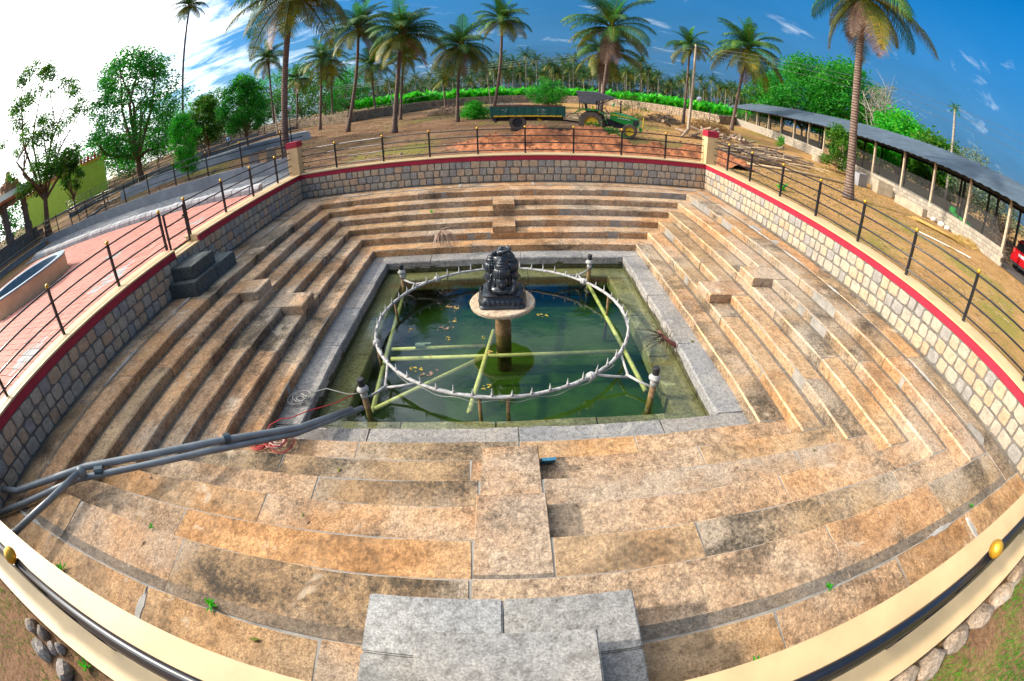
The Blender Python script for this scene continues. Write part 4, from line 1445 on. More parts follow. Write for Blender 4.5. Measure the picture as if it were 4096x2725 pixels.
# banana field: arching blades in clumps
def banana():
    g = np.random.RandomState(12)
    n = 2100
    az = np.radians(g.uniform(-18, 31, n))
    lim = 56.0 + 3 * np.abs(np.degrees(az) / 20) * 0
    d = 60 + 42 * g.uniform(0, 1, n) ** 1.5
    X = d * np.sin(az)
    Y = -7.86 + d * np.cos(az)
    V, F = [], []
    q = 0
    for x, y in zip(X, Y):
        if y < 36 + 0 * x or (x < 0 and y < 51.5 + 1.05 * x) or (x > 4 and y < 51.5 - 0.62 * (x - 4)):
            continue
        z = T(x, y)
        h = g.uniform(0.9, 1.5)
        for l in range(7):
            a = l * 2.4 + g.uniform(-.3, .3)
            ca, sa = math.cos(a), math.sin(a)
            L = g.uniform(1.0, 1.6)
            w_ = g.uniform(0.13, 0.22)
            e = g.uniform(0.95, 1.5)
            p = np.array([x, y, z + h * g.uniform(.4, 1)])
            base_ = len(V)
            for s in range(4):
                ww = w_ * (0.35, 1.0, 0.8, 0.08)[s]
                V.append(p + np.array([-sa, ca, 0]) * ww)
                V.append(p - np.array([-sa, ca, 0]) * ww)
                p = p + np.array([ca * math.cos(e), sa * math.cos(e), math.sin(e)]) * L / 3
                e -= g.uniform(0.35, 0.75)
            for s in range(3):
                F.append((base_ + 2 * s, base_ + 2 * s + 1, base_ + 2 * s + 3, base_ + 2 * s + 2))
    o = obj('banana_field', tri_mesh('banana_field', np.array(V), np.array(F), [L_BANANA]))
    tag(o, 'vivid green banana field beyond the compound wall', None, None, 'stuff')


banana()

# ------------------------------------------------------------------ pink paving, kerb, basin, terrace on the left
pv = thing('paving', 'pink and grey zigzag pavers left of the tank', None, kind='structure')
PW, PL = 0.155, 0.235


def paver_poly(q=1.0):
    w2, l2, a = PW / 2 * 0.955, PL / 2 * 0.97, 0.028
    return [(-l2, -w2), (-l2 / 2, -w2 + a), (0, -w2), (l2 / 2, -w2 - a), (l2, -w2), (l2, w2), (l2 / 2, w2 - a), (0, w2), (-l2 / 2, w2 + a), (-l2, w2)]


pm = {}
for nm, mat in (('p', PAVER), ('g', PAVERG)):
    b = MB()
    b.prism(paver_poly(), -0.04, 0.0, inset=0.05)
    pm[nm] = b.mesh('paver', mat)
GREYP = [(-9.6, -0.9, 0.5, 1.0), (-9.3, -4.3, 0.45, 0.8), (-11.9, 1.2, 0.7, 0.35), (-9.3, 3.0, 0.4, 0.5)]
r = random.Random(31)
near, far = [], []
ny = int(13.8 / PL)
for j in range(ny):
    y = -7.8 + (j + 0.5) * PL
    i = 0
    while True:
        x = -8.13 - (i + 0.5) * PW
        i += 1
        if x < -27:
            break
        if (x + 16.9) ** 2 + (y + 0.15) ** 2 < 2.2 ** 2 or y > 5.85:
            continue
        if x < -20 and y < -3:
            continue
        gq = any(abs(x - gx) / gw + abs(y - gy) / gl < 1 for gx, gy, gw, gl in GREYP) and r.random() < 0.8
        (near if x > -9.9 and -3.6 < y < 4.3 else far).append((x, y, gq))
near.sort(key=lambda p: (p[0] + 8) ** 2 + (p[1] + 0.6) ** 2 * 0.25)
far += near[300:]
near = near[:300]
for x, y, gq in near:
    obj('paver', pm['g' if gq else 'p'], pv, (x, y, 2.065 + r.uniform(-0.004, 0.004)), (r.uniform(-.012, .012), r.uniform(-.012, .012), PI / 2))
b = MB()
po = [(-q[1], q[0]) for q in paver_poly()]
for x, y, gq in far:
    z = 2.065 + r.uniform(-0.004, 0.004)
    b.prism([(x + px, y + py) for px, py in po], z - 0.03, z, 1 if gq else 0, 0.05)
tag(b.build('paver_field', [PAVER, PAVERG], pv), kind='stuff')
MB().box((-17.6, -1.0, 2.015), (19.0, 13.9, 0.03)).build('sand_bed', simple('paving sand', (0.30, 0.19, 0.13), 0.95, var=0.3), pv)

kb = thing('kerb', 'row of pale rounded kerb blocks edging the pink paving', 'kerb', (0, 0, 0))
KB = MB()
KB.add([(-0.2, -0.16, 0), (0.2, -0.16, 0), (0.2, 0.16, 0), (-0.2, 0.16, 0), (-0.195, -0.15, 0.17), (0.195, -0.15, 0.17), (0.195, 0.16, 0.30), (-0.195, 0.16, 0.30), (-0.195, -0.08, 0.27), (0.195, -0.08, 0.27)],
       [(0, 1, 5, 4), (4, 5, 9, 8), (8, 9, 6, 7), (2, 3, 7, 6), (1, 2, 6, 9, 5), (3, 0, 4, 8, 7)])
KB = KB.mesh('kerb_block', KERB)
x = -8.75
while x > -29.5:
    s = max(0, (-x - 20) / 9.5)
    obj('kerb_block', KB, kb, (x, 6.15 + 0.9 * s * s + r.uniform(-.012, .012), 2.04), (0, r.uniform(-.02, .02), -0.19 * s + r.uniform(-.02, .02)), (1, 1, r.uniform(.95, 1.05)))
    x -= 0.425
b = MB()
b.add([(-36, 6.3, 2.035), (-8.5, 6.3, 2.035), (-8.5, 10.3, 2.05), (-36, 10.3, 2.2)], [(0, 1, 2, 3)])
tag(b.build('gravel_strip', simple('grey rubble strip', (0.20, 0.20, 0.21), 0.95, var=0.5, scale=6, bs=1.0, bscale=9, bd=0.06)), kind='structure')

bs = thing('round_basin', 'round cream basin with blue grey rim standing on the pink paving', 'basin', (-16.9, -0.15, 2.05))
MB().lathe([(2.08, 0), (2.08, 0.62)], n=64, caps=False).build('outer_wall', CREAM, bs)
vs = MB()
vs.lathe([(1.74, 0.02), (1.74, 0.64), (1.78, 0.66), (2.10, 0.66), (2.12, 0.64), (2.10, 0.60)], n=64)
vs.f = vs.f[:-2]
vs.m = vs.m[:-2]
vs.build('rim', simple('blue grey basin lining', (0.20, 0.27, 0.31), 0.7, var=0.2, scale=4, bs=0.2), bs)
MB().lathe([(1.75, 0.10), (1.75, 0.11)], n=48).build('floor', DARKG, bs)
KERBW = thing('terrace_wall', 'long grey plastered terrace wall behind the kerb', 'low wall', (0, 0, 0))
MB().box((-22.4, 10.42, 2.25), (27.0, 0.26, 0.86)).build('wall', PLASTER, KERBW)
for k, (x, y0, y1, z, lab) in enumerate(((-32.6, -3, 9.9, 2.55, 'nearer of two low grey walls at the left edge'), (-35.2, -3, 11.0, 2.85, 'further of two low grey walls before the pavilion'))):
    w_ = thing('low_wall', lab, 'low wall', (x, (y0 + y1) / 2, 2.0))
    MB().box((0, 0, (z - 2) / 2), (0.3, y1 - y0, z - 2)).build('wall', PLASTER, w_)
    MB().box((0, 0, z - 2 + 0.024), (0.42, y1 - y0 + 0.02, 0.045)).build('coping', CONCRETE, w_)
railing('railing', 'long black fence with gold balls on the grey terrace wall', (-35.3, 10.42), (-8.6, 10.42), fr([-35.2, -32.9, -30.5, -28.2, -25.9, -23.5, -21.2, -18.9, -16.6, -14.2, -12.0, -9.7], -35.3, -8.6), 2.68, r=0.022, sc=1.28)
for k, (a, c, lab) in enumerate((((-28.2, 11.2), (-27.6, 20.5), 'short black fence leading away beside the broad tree'), ((-27.6, 20.5), (-24.6, 27.4), 'black fence on the path kerb behind the vivid tree'),
                                 ((-24.6, 27.4), (-22.0, 38.0), 'black fence running on to the compound wall'), ((-34.0, 14.0), (-30.5, 27.0), 'black fence on the far side of the path by the wall'), ((-30.5, 27.0), (-27.5, 38.5), 'far black fence near the seated person'))):
    n = max(2, int(math.dist(a, c) / 2.4))
    w_ = thing('low_wall', 'low grey kerb wall under the ' + ' '.join(lab.split()[:6]), 'low wall', (0, 0, 0))
    d = math.atan2(c[1] - a[1], c[0] - a[0])
    za, zc = T(*a), T(*c)
    nv = Vector((-math.sin(d), math.cos(d), 0)) * 0.12
    A, C_ = Vector((*a, 0)), Vector((*c, 0))
    MB().add([A - nv + Vector((0, 0, za - .1)), C_ - nv + Vector((0, 0, zc - .1)), C_ + nv + Vector((0, 0, zc - .1)), A + nv + Vector((0, 0, za - .1)),
              A - nv + Vector((0, 0, za + .36)), C_ - nv + Vector((0, 0, zc + .36)), C_ + nv + Vector((0, 0, zc + .36)), A + nv + Vector((0, 0, za + .36))],
             [(3, 2, 1, 0), (4, 5, 6, 7), (0, 1, 5, 4), (1, 2, 6, 5), (2, 3, 7, 6), (3, 0, 4, 7)]).build('wall', PLASTER, w_)
    railing('railing', lab, a, c, [i / n for i in range(n + 1)], (za + .36, zc + .36), r=0.022, sc=1.05)
# sloping plastered bank
bk = [(-25.5, 13.6), (-22.0, 15.6), (-19.2, 18.3), (-16.9, 21.6), (-14.0, 23.6)]
b = MB()
vs = []
for i, (x, y) in enumerate(bk):
    z = T(x, y)
    vs += [(x, y, z - 0.1), (x - 0.35, y + 0.45, z + 0.62), (x - 1.3, y + 1.6, z + 0.68), (x - 1.8, y + 2.2, z - 0.1)]
n = len(bk)
fs = [(i * 4 + k, (i + 1) * 4 + k, (i + 1) * 4 + k + 1, i * 4 + k + 1) for i in range(n - 1) for k in range(3)] + [(0, 1, 2, 3), (n * 4 - 1, n * 4 - 2, n * 4 - 3, n * 4 - 4)]
tag(b.add(vs, fs).build('plaster_bank', PLASTER), 'sloping grey plastered bank behind the terrace fence', 'embankment')
for x, y, h, lab in ((-13.6, 14.2, 0.75, 'squat stone block left of two by the thick palm'), (-12.6, 14.5, 0.9, 'taller stone block of two by the thick palm')):
    tag(MB().box((0, 0, h / 2 - 0.1), (0.55, 0.5, h), 0.4, top=(0.85, 0.85)).build('stone_block', ROCK, None, (x, y, T(x, y))), lab, 'stone')

# pavilion
pvn = thing('pavilion', 'grey stone pillared pavilion with pale roof at the left edge', 'pavilion', (-36.8, 0, 2.9))
MB().box((-3, 3.6, 0.2), (7.4, 16.8, 0.7)).build('plinth_step', GREYST, pvn)
MB().box((-3, 3.6, 0.75), (6.6, 16.0, 0.42)).build('plinth', GREYST, pvn)
for i in range(7):
    for dx in (0, -5.6):
        b = MB()
        b.box((0, 0, 0.35), (0.62, 0.62, 0.7)).box((0, 0, 1.3), (0.46, 0.46, 1.2)).box((0, 0, 2.05), (0.56, 0.56, 0.3)).box((0, 0, 2.5), (0.44, 0.44, 0.62)).box((0, 0, 2.93), (0.95, 0.7, 0.24))
        b.build('pillar', GREYST, pvn, (dx, 10.8 - 2.3 * i, 0.96))
MB().box((-2.9, 3.6, 4.14), (6.4, 15.6, 0.26)).build('beam', GREYST, pvn)
b = MB()
b.add([(1.1, 12.6, 4.28), (1.1, -5, 4.28), (-7, -5, 4.28), (-7, 12.6, 4.28), (0.2, 11.7, 4.85), (0.2, -4.2, 4.85), (-6, -4.2, 4.85), (-6, 11.7, 4.85)], [(0, 3, 2, 1), (4, 5, 6, 7), (0, 1, 5, 4), (1, 2, 6, 5), (2, 3, 7, 6), (3, 0, 4, 7)])
b.build('roof', ROOFW, pvn)
MB().box((1.09, 3.8, 4.20), (0.1, 17.6, 0.22)).box((-3, 12.6, 4.20), (8.2, 0.1, 0.22)).build('eave_edging', ORANGE, pvn)
b = MB()
for q, (s, z) in enumerate(((1.6, 0.2), (1.2, 0.55), (0.9, 0.9), (0.5, 1.25))):
    b.box((-1.5, 10.2, 4.85 + z), (s, s * 1.3, 0.32))
b.ball((-1.5, 10.2, 6.45), 0.28)
for q in (-1, 1):
    b.ball((-1.5, 10.2 + q * 0.9, 5.4), 0.3, sc=(1, 1, 1.3))
b.build('roof_ornament', simple('painted stucco', (0.45, 0.24, 0.14), 0.8, var=0.5, scale=3), pvn)

# lime green building
gb = thing('temple_hall', 'lime green walled building with red lotus parapet behind the pavilion', 'building', (-41.5, 19.3, 2.95))
poly = [(0, 0), (3.0, 3.6), (-3.0, 8.6), (-9.5, 3.2), (-7.4, -2.3)]
MB().prism(poly, 0.62, 4.1).build('wall', LIMEW, gb)
MB().prism([(x * 1.012, y * 1.012) for x, y in poly], -0.6, 0.62).build('plinth', BLUEW, gb)
MB().prism([(x * 1.05 + .05, y * 1.05 - .05) for x, y in poly], 4.1, 4.32).build('cornice', OLIVEW, gb)
MB().prism([(x * 1.03, y * 1.03) for x, y in poly], 4.32, 4.42).build('cornice_band', RED, gb)
MER = MB().lathe([(0.10, 0), (0.20, 0.16), (0.15, 0.34), (0.0005, 0.56)], n=8, sy=0.6)
MERR = MER.mesh('lotus_merlon', simple('red stucco', (0.55, 0.06, 0.05), 0.7), True)
MERW = MER.mesh('lotus_merlon', simple('pale stucco', (0.65, 0.52, 0.45), 0.7), True)
for a, c in ((poly[0], poly[1]), (poly[4], poly[0])):
    n = int(math.dist(a, c) / 0.42)
    for i in range(n + 1):
        s = i / n
        obj('lotus_merlon', MERR if i % 2 else MERW, gb, (a[0] + (c[0] - a[0]) * s, a[1] + (c[1] - a[1]) * s, 4.42), (0, 0, math.atan2(c[1] - a[1], c[0] - a[0])))

# seated person far off
pr = thing('person', 'person in blue and white shirt and pale cap sitting on the path wall', 'person', (-28.2, 32.9, T(-28.2, 32.9)), 0.4)
b = MB()
b.tube([(0, 0, 0.32), (0, 0.02, 0.5), (0, 0.05, 0.72), (0, 0.04, 0.9), (0, 0.02, 0.98), (0, 0.0, 1.02)], [0.15, 0.16, 0.17, 0.15, 0.07, 0.055], 10)
for sx in (-1, 1):
    b.tube([(sx * 0.17, 0.04, 0.88), (sx * 0.23, -0.02, 0.66), (sx * 0.18, -0.22, 0.52)], [0.06, 0.05, 0.04], 7)
b.build('shirt', simple('blue white shirt', (0.30, 0.42, 0.62), 0.8, var=0.3, scale=9), pr, smooth=True)
b = MB()
for sx in (-1, 1):
    b.tube([(sx * 0.09, 0, 0.36), (sx * 0.12, -0.38, 0.42), (sx * 0.12, -0.42, 0.1), (sx * 0.12, -0.52, 0.03)], [0.10, 0.08, 0.06, 0.04], 7)
b.build('trousers', simple('dark trousers', (0.03, 0.025, 0.03), 0.8), pr, smooth=True)
b = MB()
SKIN = simple('brown skin', (0.22, 0.11, 0.06), 0.6)
b.lathe([(0.05, -0.16), (0.055, -0.10), (0.085, -0.06), (0.098, 0.0), (0.095, 0.06), (0.06, 0.11), (0.0005, 0.125)], (0, -0.02, 1.13), 14)
b.build('head', SKIN, pr, smooth=True)
for sx in (-1, 1):
    MB().ball((sx * 0.17, -0.25, 0.5), 0.045, sc=(1, 1.4, 0.8)).build('hand', SKIN, pr, smooth=True)
MB().ball((0, 0, 1.19), 0.115, n=12, sc=(0.95, 1.05, 0.7)).build('cap', simple('pale cap', (0.62, 0.48, 0.42), 0.8), pr, smooth=True)

# ------------------------------------------------------------------ compound wall far away
cw = thing('compound_wall', 'rough stone compound wall running behind tractor and palms', 'stone wall', (0, 0, 0))
WPTS = [(-44, 41.5), (-27.6, 39.1), (-21, 37), (-15.0, 35.0), (-11.8, 40), (-8.8, 44.6), (-4.2, 48.2), (1.4, 50.5), (8.0, 51.0), (13.5, 49.0), (18.5, 43.5), (23.0, 36.8), (27.5, 41.0)]
b, m_ = MB(), MB()
r = random.Random(17)
for (x0, y0), (x1, y1) in zip(WPTS[:-1], WPTS[1:]):
    L = math.dist((x0, y0), (x1, y1))
    dr = math.atan2(y1 - y0, x1 - x0)
    za, zb = T(x0, y0), T(x1, y1)
    nx_, ny_ = math.sin(dr), -math.cos(dr)
    H = 1.0
    m_.add([(x0, y0, za - .2), (x1, y1, zb - .2), (x1 - nx_ * .35, y1 - ny_ * .35, zb - .2), (x0 - nx_ * .35, y0 - ny_ * .35, za - .2),
            (x0, y0, za + H), (x1, y1, zb + H), (x1 - nx_ * .35, y1 - ny_ * .35, zb + H), (x0 - nx_ * .35, y0 - ny_ * .35, za + H)],
           [(3, 2, 1, 0), (4, 5, 6, 7), (0, 1, 5, 4), (1, 2, 6, 5), (2, 3, 7, 6), (3, 0, 4, 7)])
    for c in range(5):
        u = r.uniform(-0.2, 0)
        while u < L:
            wd = r.uniform(0.22, 0.42)
            s = min(1, max(0, (u + wd / 2) / L))
            b.box((x0 + (x1 - x0) * s + nx_ * 0.01, y0 + (y1 - y0) * s + ny_ * 0.01, za + (zb - za) * s + 0.02 + (c + 0.5) * 0.195), (wd - 0.05, 0.09 + r.uniform(0, .05), 0.16), dr, tilt=(r.uniform(-.04, .04), r.uniform(-.05, .05)))
            u += wd
m_.build('mortar', MORTAR, cw)
RUB = simple('compound stone', (0.36, 0.27, 0.18), 0.92, var=0.5, scale=2.2, bs=0.5)
tag(b.build('wall_stones', RUB, cw), kind='stuff')

# ------------------------------------------------------------------ red earth heaps
def heaps():
    g = np.random.RandomState(5)
    nx, ny = 150, 76
    X = np.linspace(-2.4, 11.2, nx)
    Y = np.linspace(8.35, 15.4, ny)
    XX, YY = np.meshgrid(X, Y)
    H = np.zeros_like(XX)
    for cx, cy, rx, ry, h in ((0.2, 11.6, 2.0, 1.5, 0.42), (1.9, 12.6, 1.6, 1.6, 0.55), (3.9, 13.2, 1.5, 1.6, 0.80), (4.7, 11.6, 1.4, 1.5, 0.45), (6.4, 11.0, 1.4, 1.2, 0.28), (8.9, 10.8, 1.3, 1.6, 0.42), (2.9, 10.6, 2.4, 1.0, 0.32),
                              (9.6, 9.4, 1.0, 1.3, 0.42), (6.2, 10.3, 2.0, 1.0, 0.34)):
        H = np.maximum(H, h * np.exp(-(((XX - cx) / rx) ** 2 + ((YY - cy) / ry) ** 2) * 1.3))
    nz = np.zeros_like(H)
    for f, a in ((1.1, 0.11), (2.3, 0.08), (5.0, 0.06), (9.0, 0.035)):
        for _ in range(7):
            th, ph = g.uniform(0, 2 * np.pi), g.uniform(0, 6.28)
            nz += a * np.sin((XX * np.cos(th) + YY * np.sin(th)) * f * 2 + ph) / 2.6
    nz += g.normal(size=H.shape) * 0.022
    H = H + nz * np.clip(H / 0.25, 0, 1)
    Z = np.array([[T(x, y) for x in X] for y in Y]) + H - 0.05
    V = np.stack([XX, YY, Z], -1).reshape(-1, 3)
    F = [(j * nx + i, j * nx + i + 1, (j + 1) * nx + i + 1, (j + 1) * nx + i) for j in range(ny - 1) for i in range(nx - 1) if H[j:j + 2, i:i + 2].max() > 0.035]
    t = thing('earth_heap', 'heaps of freshly dug red earth between the far railing and the tractor', 'earth heap', (0, 0, 0))
    me = tri_mesh('earth', V, np.array(F), [REDDIRT])
    smooth_mesh(me)
    obj('earth', me, t)
    b = MB()
    r = random.Random(2)
    for _ in range(900):
        j, i = r.randrange(ny), r.randrange(nx)
        if H[j, i] > 0.08:
            s = r.uniform(0.02, 0.075)
            b.box((XX[j, i], YY[j, i], Z[j, i] + s * 0.2), (s * 1.3, s, s * 0.8), r.uniform(0, 3), tilt=(r.uniform(-.6, .6), r.uniform(-.6, .6)), top=(0.6, 0.6))
    tag(b.build('clods', REDDIRT, t), kind='stuff')


heaps()
V, F = leafcloud(71, [((4.9, 13.3, 2.62), (0.6, 0.4, 0.16)), ((4.4, 13.5, 2.86), (0.4, 0.3, 0.14)), ((5.4, 12.6, 2.42), (0.35, 0.3, 0.2))], 1100, 0.07)
o = thing('creeper', 'green creeping plant sprawling over the red earth before the tractor', 'plant', (0, 0, 0))
obj('leaves', tri_mesh('leaves', V, F, [L_TREE]), o)

# ------------------------------------------------------------------ tractor and trailer
def wheel(parent, name, x, y, R_, wd, rim_mat, lug=0, rimr=0.55):
    wh = thing(name, None, None, (x, y, R_))
    wh.parent = parent
    b = MB()
    prof = [(R_ * rimr, -wd / 2), (R_ * 0.88, -wd / 2), (R_ * 0.97, -wd * 0.36), (R_, -wd * 0.2), (R_, wd * 0.2), (R_ * 0.97, wd * 0.36), (R_ * 0.88, wd / 2), (R_ * rimr, wd / 2)]
    b.lathe(prof, n=36, caps=False)
    if lug:
        for i in range(lug):
            a = 2 * PI * i / lug
            for s in (-1, 1):
                aa = a + (0 if s > 0 else PI / lug)
                b.box((R_ * 1.0 * math.cos(aa), R_ * 1.0 * math.sin(aa), s * wd * 0.24), (0.055, 0.075, wd * 0.46), aa, tilt=(s * 0.5, 0))
    ty = b.build('tyre', TYRE, wh)
    ty.rotation_euler = (PI / 2, 0, 0)
    b = MB()
    b.lathe([(R_ * rimr * 1.0, -wd * 0.40), (R_ * rimr * 0.92, -wd * 0.30), (R_ * rimr * 0.85, -wd * 0.15), (R_ * 0.22, -wd * 0.10), (R_ * 0.20, -wd * 0.2), (R_ * 0.08, -wd * 0.22), (R_ * 0.08, wd * 0.2), (R_ * rimr * 0.9, wd * 0.2), (R_ * rimr, wd * 0.4)], n=28, caps=False)
    for i in range(6):
        a = i * PI / 3
        b.ball((R_ * 0.16 * math.cos(a), R_ * 0.16 * math.sin(a), wd * 0.21), 0.018, n=6)
        b.ball((R_ * 0.16 * math.cos(a), R_ * 0.16 * math.sin(a), -wd * 0.21), 0.018, n=6)
    rm = b.build('rim', rim_mat, wh)
    rm.rotation_euler = (PI / 2, 0, 0)
    return wh


TRX, TRY, TRA = 4.75, 15.65, -0.30
tr_ = thing('tractor', 'green tractor with yellow wheels, grey canopy and yellow bumper bar', 'tractor', (TRX, TRY, T(TRX, TRY) + 0.02), TRA)
for s in (-1, 1):
    wheel(tr_, 'rear_wheel', 0, s * 0.66, 0.66, 0.36, YELLOW, 18)
    wheel(tr_, 'front_wheel', 1.95, s * 0.62, 0.385, 0.23, YELLOW, 0, 0.60)
b = MB()
b.box((0.55, 0, 0.72), (1.5, 0.40, 0.40)).box((1.55, 0, 0.62), (1.0, 0.34, 0.30)).box((0, 0, 0.66), (0.34, 1.0, 0.26)).box((1.95, 0, 0.42), (0.14, 1.15, 0.12)).box((1.4, 0, 0.8), (0.5, 0.40, 0.35))
b.build('chassis', DARKM, tr_)
b = MB()
vs = []
for x, w_, z0, z1, sh in ((0.92, 0.56, 0.92, 1.30, 0.08), (1.3, 0.60, 0.80, 1.31, 0.10), (1.9, 0.60, 0.62, 1.20, 0.10), (2.30, 0.58, 0.60, 1.08, 0.10), (2.42, 0.50, 0.62, 1.0, 0.10)):
    vs += [(x, -w_ / 2, z0), (x, -w_ / 2, z1 - sh), (x, -w_ / 2 + sh, z1), (x, w_ / 2 - sh, z1), (x, w_ / 2, z1 - sh), (x, w_ / 2, z0)]
fs = [(i * 6 + k, (i + 1) * 6 + k, (i + 1) * 6 + k + 1, i * 6 + k + 1) for i in range(4) for k in range(5)] + [(5, 4, 3, 2, 1, 0), (24, 25, 26, 27, 28, 29)]
hd = b.add(vs, fs).build('bonnet', TGREEN, tr_)
b = MB()
for s in (-1, 1):
    b.add([(0.98, s * 0.296, 1.225), (0.98, s * 0.296, 1.165), (2.1, s * 0.313, 1.035), (2.05, s * 0.313, 1.065)], [(0, 1, 2, 3) if s < 0 else (3, 2, 1, 0)])
b.build('stripe', YELLOW, hd)
b = MB()
for k, (x, wd) in enumerate(((1.30, 0.07), (1.40, 0.10), (1.52, 0.12), (1.66, 0.16), (1.86, 0.10))):
    b.box((x + wd / 2, -0.314, 1.04 - 0.09 * (x - 1.2) - (0.0 if k % 2 else 0.012)), (wd - 0.02, 0.004, 0.035), tilt=(0, 0.1))
tag(b.build('bonnet_lettering', WHITEM, hd), kind='stuff')
MB().box((2.425, 0, 0.80), (0.05, 0.42, 0.38)).box((2.25, -0.30, 0.84), (0.26, 0.03, 0.30)).build('grille', DARKM, tr_)
b = MB()
b.tube([(1.45, -0.12, 1.25), (1.45, -0.12, 1.62), (1.46, -0.12, 1.92), (1.52, -0.12, 1.99)], [0.045, 0.04, 0.035, 0.035], 10)
b.build('exhaust_pipe', DARKM, tr_, smooth=True)
b = MB()
for s in (-1, 1):
    y = s * 0.68
    pr_ = [(-0.86, 1.20), (-0.62, 1.40), (0.30, 1.40), (0.62, 1.20), (0.82, 0.70)]
    vs = []
    for x, z in pr_:
        vs += [(x, y - 0.23, z), (x, y + 0.23, z), (x, y + 0.23, z - 0.05), (x, y - 0.23, z - 0.05)]
    b.add(vs, [(i * 4 + k, i * 4 + (k + 1) % 4, (i + 1) * 4 + (k + 1) % 4, (i + 1) * 4 + k) for i in range(4) for k in range(4)] + [(3, 2, 1, 0), (16, 17, 18, 19)])
b.build('mudguard', TGREEN, tr_)
b = MB()
b.box((-0.12, 0, 1.28), (0.44, 0.46, 0.10)).box((-0.36, 0, 1.50), (0.10, 0.46, 0.42), tilt=(0, -0.15))
b.build('seat', BLACKR, tr_)
b = MB()
b.tube([(0.85, 0, 1.20), (0.60, 0, 1.52)], 0.022, 8)
b.tube([(0.60 + 0.0 + 0.14 * 0.78 * math.cos(q * PI / 8), 0.19 * math.sin(q * PI / 8), 1.52 + 0.14 * 0.6 * math.cos(q * PI / 8)) for q in range(17)], 0.014, 6)
b.build('steering_wheel', BLACKR, tr_, smooth=True)
for s in (-1, 1):
    MB().tube([(-0.62, s * 0.55, 1.40), (-0.66, s * 0.55, 1.75), (-0.70, s * 0.55, 2.28)], 0.022, 6).build('canopy_post', DARKM, tr_, smooth=True)
    MB().tube([(0.22, s * 0.55, 1.40), (0.24, s * 0.55, 1.66), (0.05, s * 0.55, 1.72), (-0.62, s * 0.55, 1.70)], 0.020, 6).build('seat_rail', DARKM, tr_, smooth=True)
    MB().tube([(0.20, s * 0.55, 1.66), (1.12, s * 0.52, 2.08)], 0.018, 6).build('canopy_strut', DARKM, tr_, smooth=True)
    for x in (-0.45, -0.28, -0.1):
        MB().tube([(x, s * 0.55, 1.40), (x, s * 0.55, 1.70)], 0.012, 5).build('rail_post', DARKM, tr_, smooth=True)
b = MB()
pts = [(-0.74, 1.76), (-0.82, 2.36), (0.22, 2.36), (1.18, 2.10)]
for s in (-1, 1):
    b.add([(-0.62, s * 0.585, 1.74), (0.20, s * 0.585, 1.70), (0.24, s * 0.585, 2.34), (-0.82, s * 0.585, 2.37)], [(0, 1, 2, 3) if s < 0 else (3, 2, 1, 0)])
    b.add([(0.20, s * 0.583, 1.86), (1.18, s * 0.56, 2.08), (0.24, s * 0.583, 2.34)], [(0, 1, 2) if s < 0 else (2, 1, 0)])
nn_ = 6
vs = []
for i in range(nn_ + 1):
    y = -0.59 + 1.18 * i / nn_
    sag = 0.03 * math.sin(PI * i / nn_)
    vs += [(-0.62, y, 1.74), (-0.82, y, 2.37 + sag), (0.24, y, 2.35 + sag), (1.18, y * 0.95, 2.09 + sag)]
b.add(vs, [(i * 4 + k, i * 4 + k + 1, (i + 1) * 4 + k + 1, (i + 1) * 4 + k) for i in range(nn_) for k in range(3)])
o = b.build('canopy', CANVAS, tr_)
md = o.modifiers.new('thick', 'SOLIDIFY')
md.thickness = 0.02
b = MB()
b.tube([(2.48, -0.34, 0.45), (2.62, -0.34, 0.50), (2.66, -0.34, 1.12), (2.66, 0.34, 1.12), (2.62, 0.34, 0.50), (2.48, 0.34, 0.45)], 0.03, 8)
b.build('bumper_bar', YELLOW, tr_, smooth=True)
b = MB()
b.box((2.52, 0, 0.48), (0.16, 0.74, 0.20))
for s in (-1, 1):
    b.tube([(2.35, s * 0.30, 0.55), (2.58, s * 0.30, 0.95)], 0.03, 6)
b.build('front_bumper', TGREEN, tr_)
for s in (-1, 1):
    MB().box((0.42, s * 0.80, 1.30), (0.10, 0.12, 0.10)).build('indicator', simple('amber lamp', (0.7, 0.25, 0.01), 0.3), tr_)
MB().box((0.05, -0.42, 1.50), (0.10, 0.06, 0.16)).build('warning_plate', YELLOW, tr_)
MB().ball((1.10, -0.52, 1.72), 0.075, n=10, sc=(0.8, 0.6, 1.5)).build('hanging_bag', simple('green bag', (0.02, 0.35, 0.12), 0.4), tr_)

